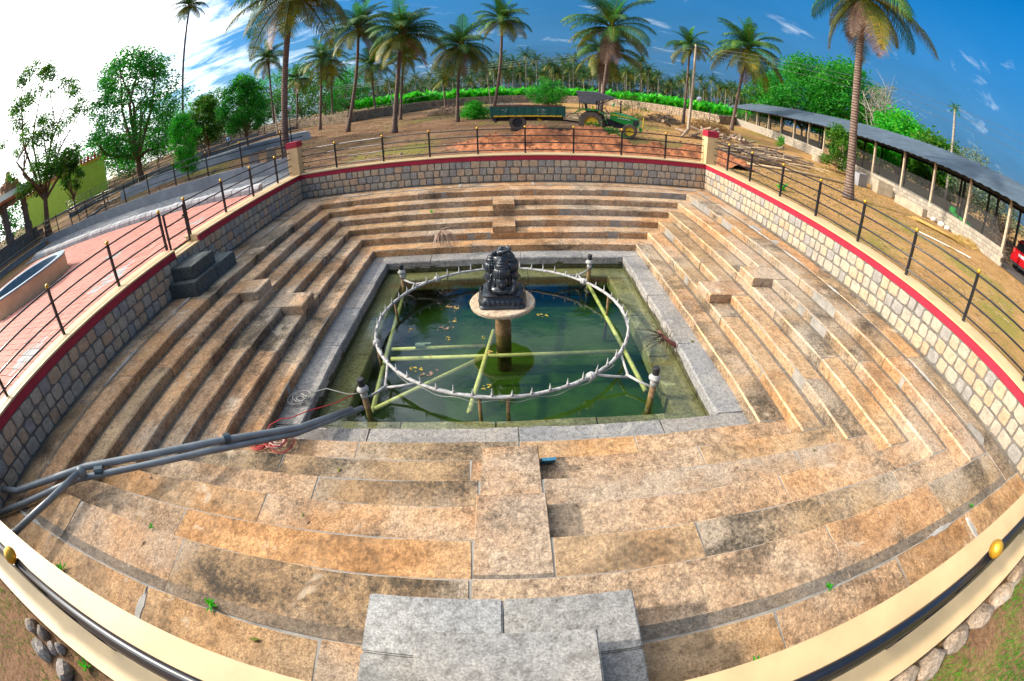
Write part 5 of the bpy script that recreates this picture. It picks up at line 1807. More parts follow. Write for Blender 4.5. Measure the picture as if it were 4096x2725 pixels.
TLX, TLY, TLA = 1.45, 17.5, -0.06
tl = thing('trailer', 'dark green farm trailer with yellow lower rail and white lettering', 'trailer', (TLX, TLY, T(TLX, TLY) + 0.02), TLA)
for s in (-1, 1):
    wheel(tl, 'wheel', -0.55, s * 0.72, 0.47, 0.26, DARKM, 0, 0.58)
LB, WB = 3.95, 1.75
MB().box((0, 0, 0.66), (LB - 0.1, 0.9, 0.22)).box((-0.55, 0, 0.47), (0.12, 1.3, 0.12)).box((-1.75, 0, 0.62), (0.1, 1.6, 0.3)).build('chassis', DARKM, tl)
MB().box((0, 0, 0.81), (LB, WB, 0.06)).build('bed', DARKM, tl)
for s in (-1, 1):
    sd = MB().box((0, s * WB / 2, 1.13), (LB, 0.035, 0.55)).build('side_board', DGREEN, tl)
    b = MB()
    for i in range(10):
        x = -LB / 2 + 0.04 + (LB - 0.08) * i / 9
        if i in (0, 2, 4, 5, 7, 9) or i in (1, 3, 6, 8):
            MB().box((x, s * (WB / 2 + 0.035), 1.13), (0.07 if i not in (4, 5) else 0.05, 0.045, 0.55)).build('rib', DGREEN, sd)
    MB().box((0, s * (WB / 2 + 0.02), 0.845), (LB - 0.3, 0.06, 0.085)).build('yellow_rail', YELLOW, tl)
    MB().box((0, s * WB / 2, 1.415), (LB, 0.07, 0.03)).build('top_rail', simple('rusty brown edge', (0.22, 0.06, 0.04), 0.8, var=0.3), tl)
for x, nm in ((-LB / 2, 'tail_board'), (LB / 2, 'head_board')):
    e_ = MB().box((x, 0, 1.13), (0.035, WB - 0.06, 0.55)).build(nm, DGREEN, tl)
    b = MB()
    for i in range(6):
        MB().box((x + (0.04 if x > 0 else -0.04), -WB / 2 + 0.15 + i * (WB - 0.3) / 5, 1.13), (0.04, 0.05, 0.55)).build('rib', DGREEN, e_)
b = MB()
r = random.Random(8)
for cx, z, wd, n in ((-1.25, 1.20, 0.30, 6), (-1.15, 1.11, 0.16, 3), (0.72, 1.27, 0.26, 5), (0.74, 1.19, 0.48, 9), (0.72, 1.12, 0.44, 9), (0.76, 1.05, 0.20, 4), (0.74, 0.98, 0.42, 9)):
    sz = 0.034 if wd > 0.2 and z > 1.15 else 0.02
    for i in range(n):
        x = cx - wd / 2 + wd * (i + 0.5) / n
        pts = [(x + r.uniform(-.4, .4) * wd / n, -WB / 2 - 0.021, z + r.uniform(-sz, sz)) for _ in range(4)]
        b.tube(pts, 0.0055, 4)
tag(b.build('painted_lettering', WHITEM, tl), kind='stuff')
b = MB()
b.tube([(LB / 2 - 0.5, 0.3, 0.62), (LB / 2 + 1.15, 0, 0.45)], 0.05, 6)
b.tube([(LB / 2 - 0.5, -0.3, 0.62), (LB / 2 + 1.15, 0, 0.45)], 0.05, 6)
b.tube([(LB / 2, -0.5, 0.70), (LB / 2 + 0.35, -0.45, 1.0), (LB / 2 + 0.75, -0.3, 1.0), (LB / 2 + 0.95, -0.1, 0.5)], 0.02, 6)
b.build('drawbar', DARKM, tl)
MB().box((0.62, -0.6, 0.60), (0.22, 0.02, 0.14), tilt=(0, 0.5)).build('reflector', YELLOW, tl)

# ------------------------------------------------------------------ logs, brush, heaps
def log_mesh(seed, L, rr, bend, mat):
    r = random.Random(seed)
    pts = [(L * (i / 5 - 0.5), bend * L * math.sin(PI * i / 5) + r.uniform(-.01, .01), r.uniform(-.015, .015)) for i in range(6)]
    return MB().tube(pts, [rr * r.uniform(0.8, 1.1) * (1 - 0.06 * i) for i in range(6)], 7).mesh('log', mat, False)


LOGS = [log_mesh(i, (2.2, 2.8, 1.6, 3.2, 1.2, 0.9)[i % 6], (0.06, 0.045, 0.09, 0.04, 0.10, 0.12)[i % 6], (0.02, 0.06, -0.05, 0.03, 0.0, 0.04)[i % 6], WOOD if i < 6 else WOODL) for i in range(9)]
r = random.Random(14)
for i in range(74):
    x, y = r.uniform(10.6, 16.4), r.uniform(10.6, 17.0)
    if y > 12 + (x - 10) * 1.0 or y < 9.2 + 0.35 * (x - 10):
        x, y = r.uniform(11, 16), r.uniform(12.0, 14.6)
    o = obj('log', LOGS[r.choice((0, 1, 3, 0, 1, 3, 2, 6, 7))], None, (x, y, T(x, y) + 0.07 + r.uniform(0, 0.38)), (r.uniform(-.1, .1), r.uniform(-.10, .10), r.uniform(-0.35, 0.45)))
    tag(o, 'grey weathered branch lying in the long log pile by the corner pillar', 'log', 'logs piled beside the corner pillar')
for i in range(34):
    x, y = 13.6 + r.gauss(0, 1.4), 18.4 + r.gauss(0, 1.1)
    o = obj('log', LOGS[r.choice((2, 4, 5, 5, 4))], None, (x, y, T(x, y) + 0.1 + r.uniform(0, 0.55)), (r.uniform(-.7, .7), r.uniform(-.6, .6), r.uniform(0, 3.1)))
    tag(o, 'thick short sawn log in the heap behind the log pile', 'log', 'sawn logs heaped behind the pile')
for i in range(26):
    x, y = 5.6 + r.uniform(-2.4, 1.6), 22.0 + r.uniform(-1.0, 2.2)
    o = obj('log', LOGS[r.choice((6, 7, 8, 7))], None, (x, y, T(x, y) + 0.1 + r.uniform(0, 0.55)), (r.uniform(-.1, .1), r.uniform(-.12, .12), r.uniform(-0.5, 0.35)), 0.9)
    tag(o, 'pale peeled log in the stack behind trailer and tractor', 'log', 'peeled logs stacked behind the trailer')
o = MB().tube([(10.6, 10.05, 2.09), (14, 10.4, 2.11), (17.6, 10.1, 2.08)], [0.075, 0.065, 0.05], 8).build('long_pole', WOODL, smooth=True)
tag(o, 'long yellow bamboo pole on the grass in front of the log pile', 'pole')
for i in range(9):
    a, c = (18.0 + r.uniform(-.35, .35), 5.0 + r.uniform(-.3, .3)), (19.2 + r.uniform(-.35, .35), 2.3 + r.uniform(-.3, .3))
    o = MB().tube([(*a, T(*a) + 0.03 + 0.012 * i), (*c, T(*c) + 0.03 + 0.012 * i)], 0.028, 6).build('bamboo_stick', STRAW, smooth=True)
    tag(o, 'yellow bamboo stick in the bundle on the yard floor', 'stick', 'bamboo sticks in the yard')
for i, (a, c, lab) in enumerate((((15.1, 2.55), (16.9, 0.62), 'white plank lying nearest the right railing'), ((15.0, 2.9), (16.3, 1.15), 'thin yellow lath beside the white plank'))):
    d = math.atan2(c[1] - a[1], c[0] - a[0])
    o = MB().box(((a[0] + c[0]) / 2, (a[1] + c[1]) / 2, 2.05), (math.dist(a, c), 0.13 if i == 0 else 0.05, 0.03), d).build('plank', simple('white plank', (0.72, 0.68, 0.58), 0.7) if i == 0 else STRAW)
    tag(o, lab, 'plank')


def brush(label, c, rad, h, n, mat, seed, cat='brush heap', name='brush_heap', rr=0.012, ln=0.9):
    r = random.Random(seed)
    th = thing(name, label, cat, (c[0], c[1], T(*c)))
    b = MB()
    for i in range(n):
        a = r.uniform(0, 2 * PI)
        q = rad * math.sqrt(r.random())
        z = h * (1 - (q / rad) ** 2) * r.uniform(0.1, 1)
        d = Vector((r.uniform(-1, 1), r.uniform(-1, 1), r.uniform(-.35, .35))).normalized() * ln * r.uniform(.4, 1)
        p = Vector((q * math.cos(a), q * math.sin(a) * 0.7, z))
        b.tube([p - d / 2, p + Vector((r.uniform(-.08, .08), r.uniform(-.08, .08), .05)), p + d / 2], [rr, rr, rr * 0.5], 4, caps=False)
    tag(b.build('twigs', mat, th), kind='stuff')


brush('dark heap of dead branches left of the shrub, before the compound wall', (-5.0, 33.0), 1.7, 0.9, 260, WOOD, 1, rr=0.02, ln=1.2)
brush('grey brushwood piled behind the trailer by the compound wall', (0.4, 36.0), 2.6, 0.8, 320, GREYBARK, 2, rr=0.018, ln=1.2)
brush('dark branches heaped right of the tractor', (13.2, 28.4), 1.8, 0.8, 260, WOOD, 3, rr=0.022, ln=1.2)
brush('low brown brush between tractor and compound wall', (9.4, 30.0), 1.5, 0.6, 200, WOOD, 4, rr=0.016)
brush('brown heap of dry coconut husk behind the sawn logs', (16.0, 25.0), 2.3, 1.0, 900, simple('dry husk', (0.34, 0.18, 0.06), 0.95, var=0.4), 5, 'husk heap', 'husk_heap', 0.02, 0.5)
brush('yellow straw strewn against the shed wall near the red car', (21.3, 3.1), 1.3, 0.25, 420, STRAW, 6, 'straw heap', 'straw_heap', 0.012, 0.7)

# ------------------------------------------------------------------ shed
sh = thing('long_shed', 'long open cattle shed with blue grey roof, posts and block wall', 'shed', (0, 0, 0))
A_, B_ = Vector((21.05, 0.9, 0)), Vector((27.6, 41.0, 0))
D_ = (B_ - A_).normalized()
N_ = Vector((D_.y, -D_.x, 0))
PY = [0.9, 3.9, 6.9, 9.8, 13.0, 17.0, 19.9, 22.6, 25.4, 28.2, 31.2, 34.3, 37.6, 41.0]


def sp(y, off=0.0):
    s = (y - A_.y) / (B_ - A_).y
    q = A_ + (B_ - A_) * s + N_ * off
    return q


ang = math.atan2(D_.y, D_.x)
for off, h in ((0, 5.12), (3.2, 6.2), (6.4, 5.1)):
    for y in PY:
        q = sp(y, off)
        z = T(q.x, q.y)
        MB().box((0, 0, (h - z) / 2), (0.15, 0.15, h - z), ang, top=(0.85, 0.85)).build('post', POSTC if off == 0 else DARKM, sh, (q.x, q.y, z))
b = MB()
e0, e1 = -3.2, 43.0
nseg = 150
vs = []
for i in range(nseg + 1):
    y = e0 + (e1 - e0) * i / nseg
    cz = 0.022 if i % 2 else -0.022
    for off, z in ((-0.75, 5.08), (1.3, 5.68), (3.2, 6.26), (5.2, 5.66), (7.2, 5.05)):
        q = sp(y, off)
        vs.append((q.x, q.y, z + cz))
b.add(vs, [(i * 5 + k, i * 5 + k + 1, (i + 1) * 5 + k + 1, (i + 1) * 5 + k) for i in range(nseg) for k in range(4)])
o = b.build('roof', GALV, sh)
md = o.modifiers.new('thick', 'SOLIDIFY')
md.thickness = 0.03
md.offset = -1
b = MB()
for off, z in ((0.0, 5.10), (3.2, 6.16), (6.4, 5.08)):
    b.tube([sp(e0 + .2, off) + Vector((0, 0, z - 0.08)), sp(e1 - .2, off) + Vector((0, 0, z - 0.08))], 0.06, 4)
for y in PY:
    b.tube([sp(y, -0.6) + Vector((0, 0, 5.0)), sp(y, 3.2) + Vector((0, 0, 6.12)), sp(y, 6.9) + Vector((0, 0, 5.02))], 0.05, 4)
b.build('roof_timber', DARKM, sh)
BL = MB().box((0, 0, 0), (0.40, 0.16, 0.185)).mesh('block', BLOCK)
bm = bmesh.new()
bm.from_mesh(BL)
bmesh.ops.bevel(bm, geom=bm.edges[:], offset=0.012, segments=1, affect='EDGES')
bm.to_mesh(BL)
bm.free()
blocks = []
Ltot = (B_ - A_).length
for c in range(4):
    u = -0.0 + (0.21 if c % 2 else 0)
    while u < Ltot:
        q = A_ + D_ * u
        if not (17.1 < q.y < 19.8):
            blocks.append((u, c, q))
        u += 0.415
blocks.sort(key=lambda t: t[0])
r = random.Random(4)
bb = MB()
for k, (u, c, q) in enumerate(blocks):
    z = T(q.x, q.y) + 0.10 + c * 0.2
    if k < 290:
        obj('block', BL, sh, (q.x, q.y, z), (0, 0, ang + r.uniform(-.01, .01)))
    else:
        bb.box((q.x, q.y, z), (0.40, 0.16, 0.185), ang)
tag(bb.build('far_blocks', BLOCK, sh), kind='stuff')
b = MB()
for y0, y1 in ((0.9, 17.0), (19.9, 41.0)):
    a, c = sp(y0), sp(y1)
    za, zc = T(a.x, a.y), T(c.x, c.y)
    b.add([Vector((p.x, p.y, z)) + N_ * o_ for o_ in (-0.06, 0.06) for p, z in ((a, za - .1), (c, zc - .1), (c, zc + .79), (a, za + .79))], [(0, 1, 2, 3), (7, 6, 5, 4), (3, 2, 6, 7), (0, 3, 7, 4), (1, 5, 6, 2)])
b.build('block_mortar', MORTAR, sh)
b = MB()
a, c = sp(-2), sp(41)
b.add([Vector((*(sp(y, o_)).xy, T(*sp(y, o_).xy) + 0.03)) for y, o_ in ((-3, 0.1), (9, 0.1), (20, .1), (41, 0.1), (41, 6.5), (20, 6.5), (9, 6.5), (-3, 6.5))], [(0, 1, 6, 7), (1, 2, 5, 6), (2, 3, 4, 5)])
b.build('shed_floor', simple('dark trodden floor', (0.10, 0.085, 0.075), 0.95, var=0.4), sh)
b = MB()
wr = 0.0055
u = 0
HM = 1.15
while u < Ltot:
    for s in (-1, 1):
        p, q = A_ + D_ * u, A_ + D_ * (u + s * HM * 0.75)
        if 16.9 < p.y < 19.9 or q.y < A_.y or q.y > 41 or 16.9 < q.y < 19.9:
            continue
        zp, zq = T(p.x, p.y) + .8, T(q.x, q.y) + .8 + HM
        b.tube([Vector((p.x, p.y, zp)), Vector((q.x, q.y, zq))], wr if u < 16 else wr * 1.2, 3, caps=False)
    u += 0.085 if u < 16 else 0.17
tag(b.build('chain_link', WIRE, sh), kind='stuff')
# rear: low block wall
MB().add([Vector((*(sp(y, o_)).xy, z)) for o_ in (6.35, 6.5) for y, z in ((-3, 1.9), (41, 3.0), (41, 3.65), (-3, 2.8))], [(3, 2, 1, 0), (4, 5, 6, 7), (0, 1, 5, 4), (3, 7, 6, 2)]).build('rear_wall', BLOCK, sh)
gt = thing('shed_gate', 'rusty two leaf sheet metal gate of the cattle shed', 'gate', (0, 0, 0))
RUSTG = simple('rusty brown sheet', (0.20, 0.11, 0.06), 0.85, var=0.5, scale=3)
for y0, y1 in ((17.1, 18.42), (18.46, 19.8)):
    a, c = sp(y0), sp(y1)
    za, zc = T(a.x, a.y) + 0.12, T(c.x, c.y) + 0.12
    lf = MB().add([Vector((p.x, p.y, z)) + N_ * o_ for o_ in (-0.012, 0.012) for p, z in ((a, za), (c, zc), (c, zc + .95), (a, za + .95))], [(0, 1, 2, 3), (7, 6, 5, 4), (3, 2, 6, 7), (0, 3, 7, 4), (1, 5, 6, 2), (0, 4, 5, 1)]).build('leaf_sheet', RUSTG, gt)
    b = MB()
    P4 = [Vector((a.x, a.y, za)), Vector((c.x, c.y, zc)), Vector((c.x, c.y, zc + .97)), Vector((a.x, a.y, za + .97))]
    b.tube(P4 + [P4[0]], 0.028, 5)
    b.tube([P4[0], P4[2]], 0.016, 5)
    b.build('gate_frame', DARKM, lf)
# clutter inside and before the shed
b = MB()
b.tube([(24.2, 6.4, 2.75), (24.8, 5.2, 2.62)], 0.11, 8)
b.box((24.4, 6.5, 2.95), (0.3, 0.5, 0.35)).box((24.1, 6.0, 2.45), (0.12, 0.12, 0.8)).box((24.6, 5.4, 2.4), (0.12, 0.12, 0.7))
tag(b.build('fodder_cutter', simple('bright green enamel', (0.02, 0.50, 0.07), 0.4)), 'bright green machine standing inside the shed behind the mesh', 'machine')
brush('dark brushwood stacked inside the near end of the shed', (24.6, 2.6), 1.6, 2.2, 500, WOOD, 12, rr=0.016, ln=1.2)
tb = thing('concrete_tub', 'round concrete tub beside the shed gate', 'tub', (21.9, 17.9, T(21.9, 17.9)))
b = MB()
b.lathe([(0.42, 0), (0.44, 0.5), (0.36, 0.5), (0.34, 0.1)], n=24)
b.build('tub_wall', CONCRETE, tb)
for (x, y), d, rz, m_, lab in (((19.9, 11.25), (0.95, 0.7, 0.75), 0.15, PLASTER, 'grey concrete box under the leafy bush by the shed'),
                              ((21.2, 10.3), (1.15, 0.9, 0.74), -0.35, CONCRETE, 'square tan stone tank before the shed wall'),
                              ((21.0, 7.6), (0.45, 2.5, 0.45), -0.10, CONCRETE, 'long tan stone trough lying along the shed wall')):
    t_ = thing('stone_trough', lab, 'trough', (x, y, T(x, y)), rz)
    h = d[2]
    MB().box((0, 0, h * 0.2), (d[0], d[1], h * 0.4)).build('trough_base', m_, t_)
    b = MB()
    for s in (-1, 1):
        b.box((s * (d[0] / 2 - 0.06), 0, h * 0.7), (0.12, d[1], h * 0.6))
        b.box((0, s * (d[1] / 2 - 0.06), h * 0.7), (d[0] - 0.24, 0.12, h * 0.6))
    b.build('trough_rim', m_, t_)


def rock_mesh(seed, mat):
    bm = bmesh.new()
    bmesh.ops.create_icosphere(bm, subdivisions=2, radius=0.5)
    r = random.Random(seed)
    ax = [Vector((r.uniform(-1, 1), r.uniform(-1, 1), r.uniform(-1, 1))).normalized() for _ in range(9)]
    for v in bm.verts:
        for a in ax:
            d = v.co.dot(a)
            if d > 0.36:
                v.co -= a * (d - 0.36) * 0.85
        v.co *= r.uniform(0.96, 1.04)
    me = bpy.data.meshes.new('rock')
    bm.to_mesh(me)
    bm.free()
    me.materials.append(mat)
    return me


RK = [rock_mesh(i, ROCK) for i in range(5)]
RKW = rock_mesh(33, simple('whitewashed stone', (0.66, 0.62, 0.54), 0.85))
for x, y, s, lab in ((21.6, 6.15, 0.42, 'white stone nearest the trough by the shed wall'), (21.3, 5.35, 0.5, 'white stone in the middle of three by the shed'), (21.25, 4.85, 0.42, 'white stone nearest the shed post of three')):
    tag(obj('stone', RKW if 'middle' not in lab else RKW, None, (x, y, 2.12), (0.3, 0.2, x), (s, s, s * 0.8)), lab, 'stone')
ROCKS = [((-4.01, -8.17), 0.19, 'brown rock furthest left in the small heap at bottom left'), ((-3.78, -8.15), 0.17, 'pale brown rock next to the wall in the bottom left heap'), ((-3.69, -8.30), 0.22, 'blue grey sharp rock in the bottom left heap'),
         ((-3.59, -8.20), 0.12, 'small tan rock in the middle of the bottom left heap'), ((-3.46, -8.14), 0.13, 'small pinkish rock at the right of the bottom left heap'), ((-3.30, -8.30), 0.22, 'long reddish rock lowest in the bottom left heap')]
for i, ((x, y), s, lab) in enumerate(ROCKS):
    tag(obj('rock', RK[i % 5], None, (x, y, T(x, y) + s * 0.22), (i, i * 2, i * 3), (s * 1.25, s, s * 0.9)), lab, 'rock')
r = random.Random(6)
fr_ = thing('footing', 'row of rough footing stones along the outside of the near wall', 'footing', (0, 0, 0))
x = 1.7
i = 0
while x < 7.6:
    L = r.uniform(0.30, 0.5)
    obj('stone', RK[i % 5], fr_, (x + L / 2, -8.12 - r.uniform(0, .05), T(0, -8.1) + 0.02), (r.uniform(-.2, .2), r.uniform(-.2, .2), r.uniform(-.2, .2)), (L * 1.12, 0.26, 0.24))
    x += L
    i += 1

# red car at the right edge
car = thing('car', 'red estate car parked under the near end of the shed', 'car', (23.7, 0.55, 2.0), -0.12)
secs = [(0.0, 0.62, 0.42, 0.90, 0.90, 0.60), (0.05, 0.78, 0.38, 0.98, 0.98, 0.62), (0.35, 0.80, 0.36, 1.02, 1.52, 0.60), (0.8, 0.82, 0.36, 1.02, 1.62, 0.62), (2.2, 0.82, 0.36, 1.00, 1.60, 0.60), (2.9, 0.82, 0.36, 0.98, 1.02, 0.62), (3.9, 0.78, 0.40, 0.86, 0.88, 0.60), (4.1, 0.6, 0.46, 0.74, 0.76, 0.5)]
vs = []
for x, hw, z0, zb, zt, tw_ in secs:
    vs += [(x, -hw * 0.9, z0), (x, -hw, z0 + 0.2), (x, -hw, zb), (x, -tw_, zt), (x, tw_, zt), (x, hw, zb), (x, hw, z0 + 0.2), (x, hw * 0.9, z0)]
n = len(secs)
b = MB()
b.add(vs, [(i * 8 + k, i * 8 + k + 1, (i + 1) * 8 + k + 1, (i + 1) * 8 + k) for i in range(n - 1) for k in range(7)] + [tuple(range(8)), tuple(range(n * 8 - 1, n * 8 - 9, -1))] + [((i + 1) * 8, (i + 1) * 8 + 7, i * 8 + 7, i * 8) for i in range(n - 1)])
bd = b.build('body', CARRED, car)
b = MB()
b.add([(0.05, -0.56, 1.06), (0.05, 0.56, 1.06), (0.25, 0.50, 1.46), (0.25, -0.50, 1.46)], [(0, 1, 2, 3)][::-1])
MB().box((0.13, 0, 1.26), (0.05, 1.06, 0.44), tilt=(0, 0.52)).build('rear_window', GLASSD, car)
for s in (-1, 1):
    MB().box((1.45, s * 0.735, 1.28), (1.9, 0.03, 0.36), tilt=(s * -0.36, 0)).build('side_window', GLASSD, car)
    MB().box((0.03, s * 0.66, 0.92), (0.08, 0.16, 0.24)).build('tail_lamp', simple('tail lamp', (0.5, 0.05, 0.04), 0.15), car)
    for x in (0.75, 3.2):
        wheel(car, 'wheel', x, s * 0.74, 0.31, 0.19, simple('alloy', (0.5, 0.5, 0.5), 0.35, 0.8, bs=0), 0, 0.6)
MB().box((-0.04, 0, 0.56), (0.16, 1.5, 0.30)).build('bumper', CARRED, car)
MB().box((0.02, 0, 0.36), (0.2, 1.3, 0.14)).build('underside', DARKM, car)
pl = MB().box((-0.02, 0, 0.84), (0.03, 0.52, 0.13)).build('number_plate', WHITEM, car)
tx = bpy.data.curves.new('plate_text', 'FONT')
tx.resolution_u = 2
tx.body = 'KA 10 N 4731'
tx.size = 0.085
tx.align_x = 'CENTER'
tx.align_y = 'CENTER'
o = obj('plate_text', tx)
S.view_layers[0].update()
me = bpy.data.meshes.new_from_object(o.evaluated_get(bpy.context.evaluated_depsgraph_get()))
bpy.data.objects.remove(o)
me.materials.clear()
me.materials.append(BLACKP)
tag(obj('plate_lettering', me, pl, (-0.037, 0, 0.84), (PI / 2, 0, -PI / 2)), kind='stuff')

# ------------------------------------------------------------------ lamps, poles, wires
def street_lamp(label, x, y, hd):
    z = T(x, y)
    t_ = thing('street_lamp', label, 'street lamp', (x, y, z))
    dx, dy, hz = hd
    MB().tube([(0, 0, -0.1), (0, 0, 0.25), (0, 0, hz - 0.75)], [0.06, 0.045, 0.035], 8).build('pole', BLACKP, t_, smooth=True)
    arm = [(dx * s, dy * s, hz - 0.75 + 0.72 * math.sin(s * PI / 2)) for s in (0, 0.15, 0.35, 0.6, 0.8)]
    MB().tube(arm, 0.03, 7).build('arm', BLACKP, t_, smooth=True)
    h_ = thing('lamp_head', None, None, (dx, dy, hz - 0.05), math.atan2(dy, dx))
    h_.parent = t_
    q = MB().lathe([(0.22, 0), (0.25, 0.06), (0.22, 0.16), (0.12, 0.24), (0.0005, 0.27)], n=20).build('shade', simple('pale lamp shade', (0.55, 0.60, 0.66), 0.35), h_, smooth=True)
    q2 = MB().lathe([(0.21, 0.0), (0.17, -0.10), (0.09, -0.15), (0.0005, -0.165)], n=20).build('lens', LENS, h_, smooth=True)
    for q_ in (q, q2):
        q_.rotation_euler = (0, 0.7, 0)


street_lamp('street lamp with round glass head beside the thick palm', -15.24, 22.59, (0.12, -0.22, 2.75))
street_lamp('curved street lamp with tilted white head behind the right corner pillar', 16.67, 26.15, (-0.85, 0.35, 2.55))
POLES = [((13.38, 23.05), 6.85, 'tall pale concrete electricity pole behind the corner pillar', 0.14), ((11.9, 46.0), 5.6, 'thin concrete electricity pole before the compound wall', 0.10), ((-10.6, 37.0), 3.9, 'leaning white pole between the palms', 0.06), ((-0.9, 36.0), 4.2, 'bare leaning pole right of the bushy orange palm', 0.06),
         ((-22.0, 33.0), 3.2, 'grey pole in front of the compound wall on the left', 0.09)]
tops = []
for k, ((x, y), h, lab, w_) in enumerate(POLES):
    z = T(x, y)
    t_ = thing('utility_pole', lab, 'pole', (x, y, z))
    lean = (0.4, -0.17) if k == 0 else ((-0.5, 0.1) if k in (2, 3) else (0, 0))
    b = MB()
    b.tube([(0, 0, -0.2), (lean[0], lean[1], h)], [w_ * 0.95, w_ * 0.6], 4 if k == 0 else 6)
    b.build('pole', CONCRETE if k != 2 else WHITEP, t_)
    if k < 2:
        MB().box((lean[0] * 0.95, lean[1] * 0.95, h - 0.25), (0.9, 0.05, 0.06)).build('crossarm', DARKM, t_)
    tops.append(Vector((x + lean[0], y + lean[1], z + h - 0.2)))


def cable(label, a, c, sag, group='overhead wires'):
    a, c = Vector(a), Vector(c)
    pts = [a.lerp(c, i / 14) - Vector((0, 0, sag * 4 * (i / 14) * (1 - i / 14))) for i in range(15)]
    tag(MB().tube(pts, 0.013, 4).build('overhead_wire', WIRE), label, 'wire', group)


for k, dz in enumerate((0, -0.22, -0.5)):
    cable('thin wire from the tall concrete pole towards the palms on the left', tops[0] + Vector((-0.3 * k, 0, dz)), (-24.0, 50.0, 8.2 + dz), 1.5, 'wires from the pole to the left')
    cable('thin wire from the tall concrete pole away over the shed roof', tops[0] + Vector((0.3 * k, 0, dz)), (42.0, 4.0, 12.0 + dz * 3), 0.8, 'wires from the pole over the shed')
cable('pale slack cable strung between the palms at mid height', (-20.5, 34.0, 4.4), (-1.0, 36.0, 6.0), 0.9)

# ------------------------------------------------------------------ pipes, cables and litter on the steps
pp = thing('drain_pipes', 'two long grey plastic pipes laid across the left corner steps into the pool', 'pipes', (0, 0, 0))
MB().tube([(-8.0, -7.0, 1.42), (-7.0, -6.72, 1.36), (-5.50, -5.78, 1.30), (-3.80, -4.55, 0.86), (-3.0, -3.62, 0.32), (-2.45, -2.85, 0.02)], 0.052, 12).build('pipe', PVC, pp, smooth=True)
MB().tube([(-7.5, -7.35, 1.30), (-6.6, -6.76, 1.29), (-5.55, -6.02, 1.29), (-3.85, -4.72, 0.84), (-3.05, -3.72, 0.29), (-2.32, -2.72, -0.06)], 0.047, 12).build('pipe', PVC, pp, smooth=True)
MB().tube([(-5.95, -7.42, 1.55), (-5.62, -6.6, 1.46), (-5.42, -5.98, 1.40)], 0.048, 12).build('branch_pipe', PVC, pp, smooth=True)
b = MB()
b.ball((-5.42, -5.94, 1.37), 0.085, n=12)
b.build('elbow', PVC, pp, smooth=True)
for a, c, rr in (((-5.30, -5.78, 1.25), (-5.18, -5.70, 1.22), 0.070), ((-5.98, -7.5, 1.56), (-5.93, -7.36, 1.545), 0.058), ((-3.72, -4.47, 0.835), (-3.66, -4.41, 0.81), 0.069)):
    MB().tube([a, c], rr, 12).build('collar', PVCD, pp)


def coil(label, c, n, rad, mat, seed, name='cable_coil', rr=0.008, z=0.01):
    r = random.Random(seed)
    pts = []
    for i in range(n * 14):
        a = 2 * PI * i / 14
        q = rad * (1 + 0.35 * math.sin(i * 0.23 + seed)) * r.uniform(0.93, 1.07)
        pts.append((c[0] + q * math.cos(a) + 0.06 * math.sin(i * 0.11), c[1] + q * math.sin(a) * 0.85 + 0.04 * math.cos(i * 0.17), c[2] + z + 0.05 * (i / (n * 14)) + r.uniform(0, 0.02)))
    return pts


p1 = coil('', (-3.62, -3.93, 0.215), 7, 0.11, CABR, 1)
p2 = coil('', (-3.34, -3.86, 0.215), 6, 0.12, CABW, 2)
cb = thing('cable_coil', 'tangled red and pale electric cable on the lowest step by the pipes', 'cable', (0, 0, 0))
MB().tube(p1 + [(-3.45, -3.7, 0.42), (-3.30, -3.6, 0.45), (-3.15, -3.5, 0.40), (-3.0, -3.3, 0.35), (-2.7, -2.9, 0.18), (-2.45, -2.6, 0.12)], 0.008, 5).build('red_wire', CABR, cb, smooth=True)
MB().tube(p2, 0.008, 5).build('pale_wire', CABW, cb, smooth=True)
MB().tube(coil('', (-3.30, -3.88, 0.225), 3, 0.17, CABR, 5), 0.007, 5).build('red_wire', CABR, cb, smooth=True)
cb = thing('cable_coil', 'coil of grey cable on the pool coping left of the pipes', 'cable', (0, 0, 0))
MB().tube(coil('', (-3.48, -2.63, 0.005), 6, 0.13, CABG, 3) + [(-3.3, -2.5, 0.06), (-3.0, -2.45, 0.12), (-2.6, -2.5, 0.04), (-2.42, -2.55, 0.1)], 0.009, 5).build('grey_wire', CABG, cb, smooth=True)

o = MB().box((0, 0, 0), (0.16, 0.035, 0.20), tilt=(0.55, 0)).build('tile', BLUET, None, (0.44, -4.37, 0.50))
o.rotation_euler.z = 0.05
tag(o, 'small blue tile leaning by the centre step block', 'tile')

# dead palm spray in the pool, dry leaf on the far steps
hk = thing('palm_spray', 'dry brown palm spray hanging over the right pool edge', 'dead palm spray', (3.2, -1.02, -0.14))
b = MB()
r = random.Random(19)
b.tube([(0.08, -0.12, 0.02), (-0.15, 0.02, 0.12), (-0.30, 0.12, 0.26)], [0.05, 0.04, 0.015], 7)
b.build('stalk', simple('red brown stalk', (0.20, 0.06, 0.04), 0.7), hk, smooth=True)
b = MB()
for i in range(46):
    s = Vector((-0.06, 0, 0.06)).lerp(Vector((-0.26, 0.10, 0.2)), r.random())
    e2 = s + Vector((r.uniform(-0.55, 0.1), r.uniform(-0.35, 0.45), r.uniform(-0.25, 0.25)))
    b.tube([s, s.lerp(e2, 0.5) + Vector((0, 0, 0.04)), e2], [0.007, 0.006, 0.003], 4)
b.build('spikelets', simple('dark dry stems', (0.06, 0.035, 0.025), 0.8), hk)
lf = thing('dry_frond', 'dry brown palm leaf bent over the far steps', 'dead leaf', (-1.80, 3.55, 0.42))
b = MB()
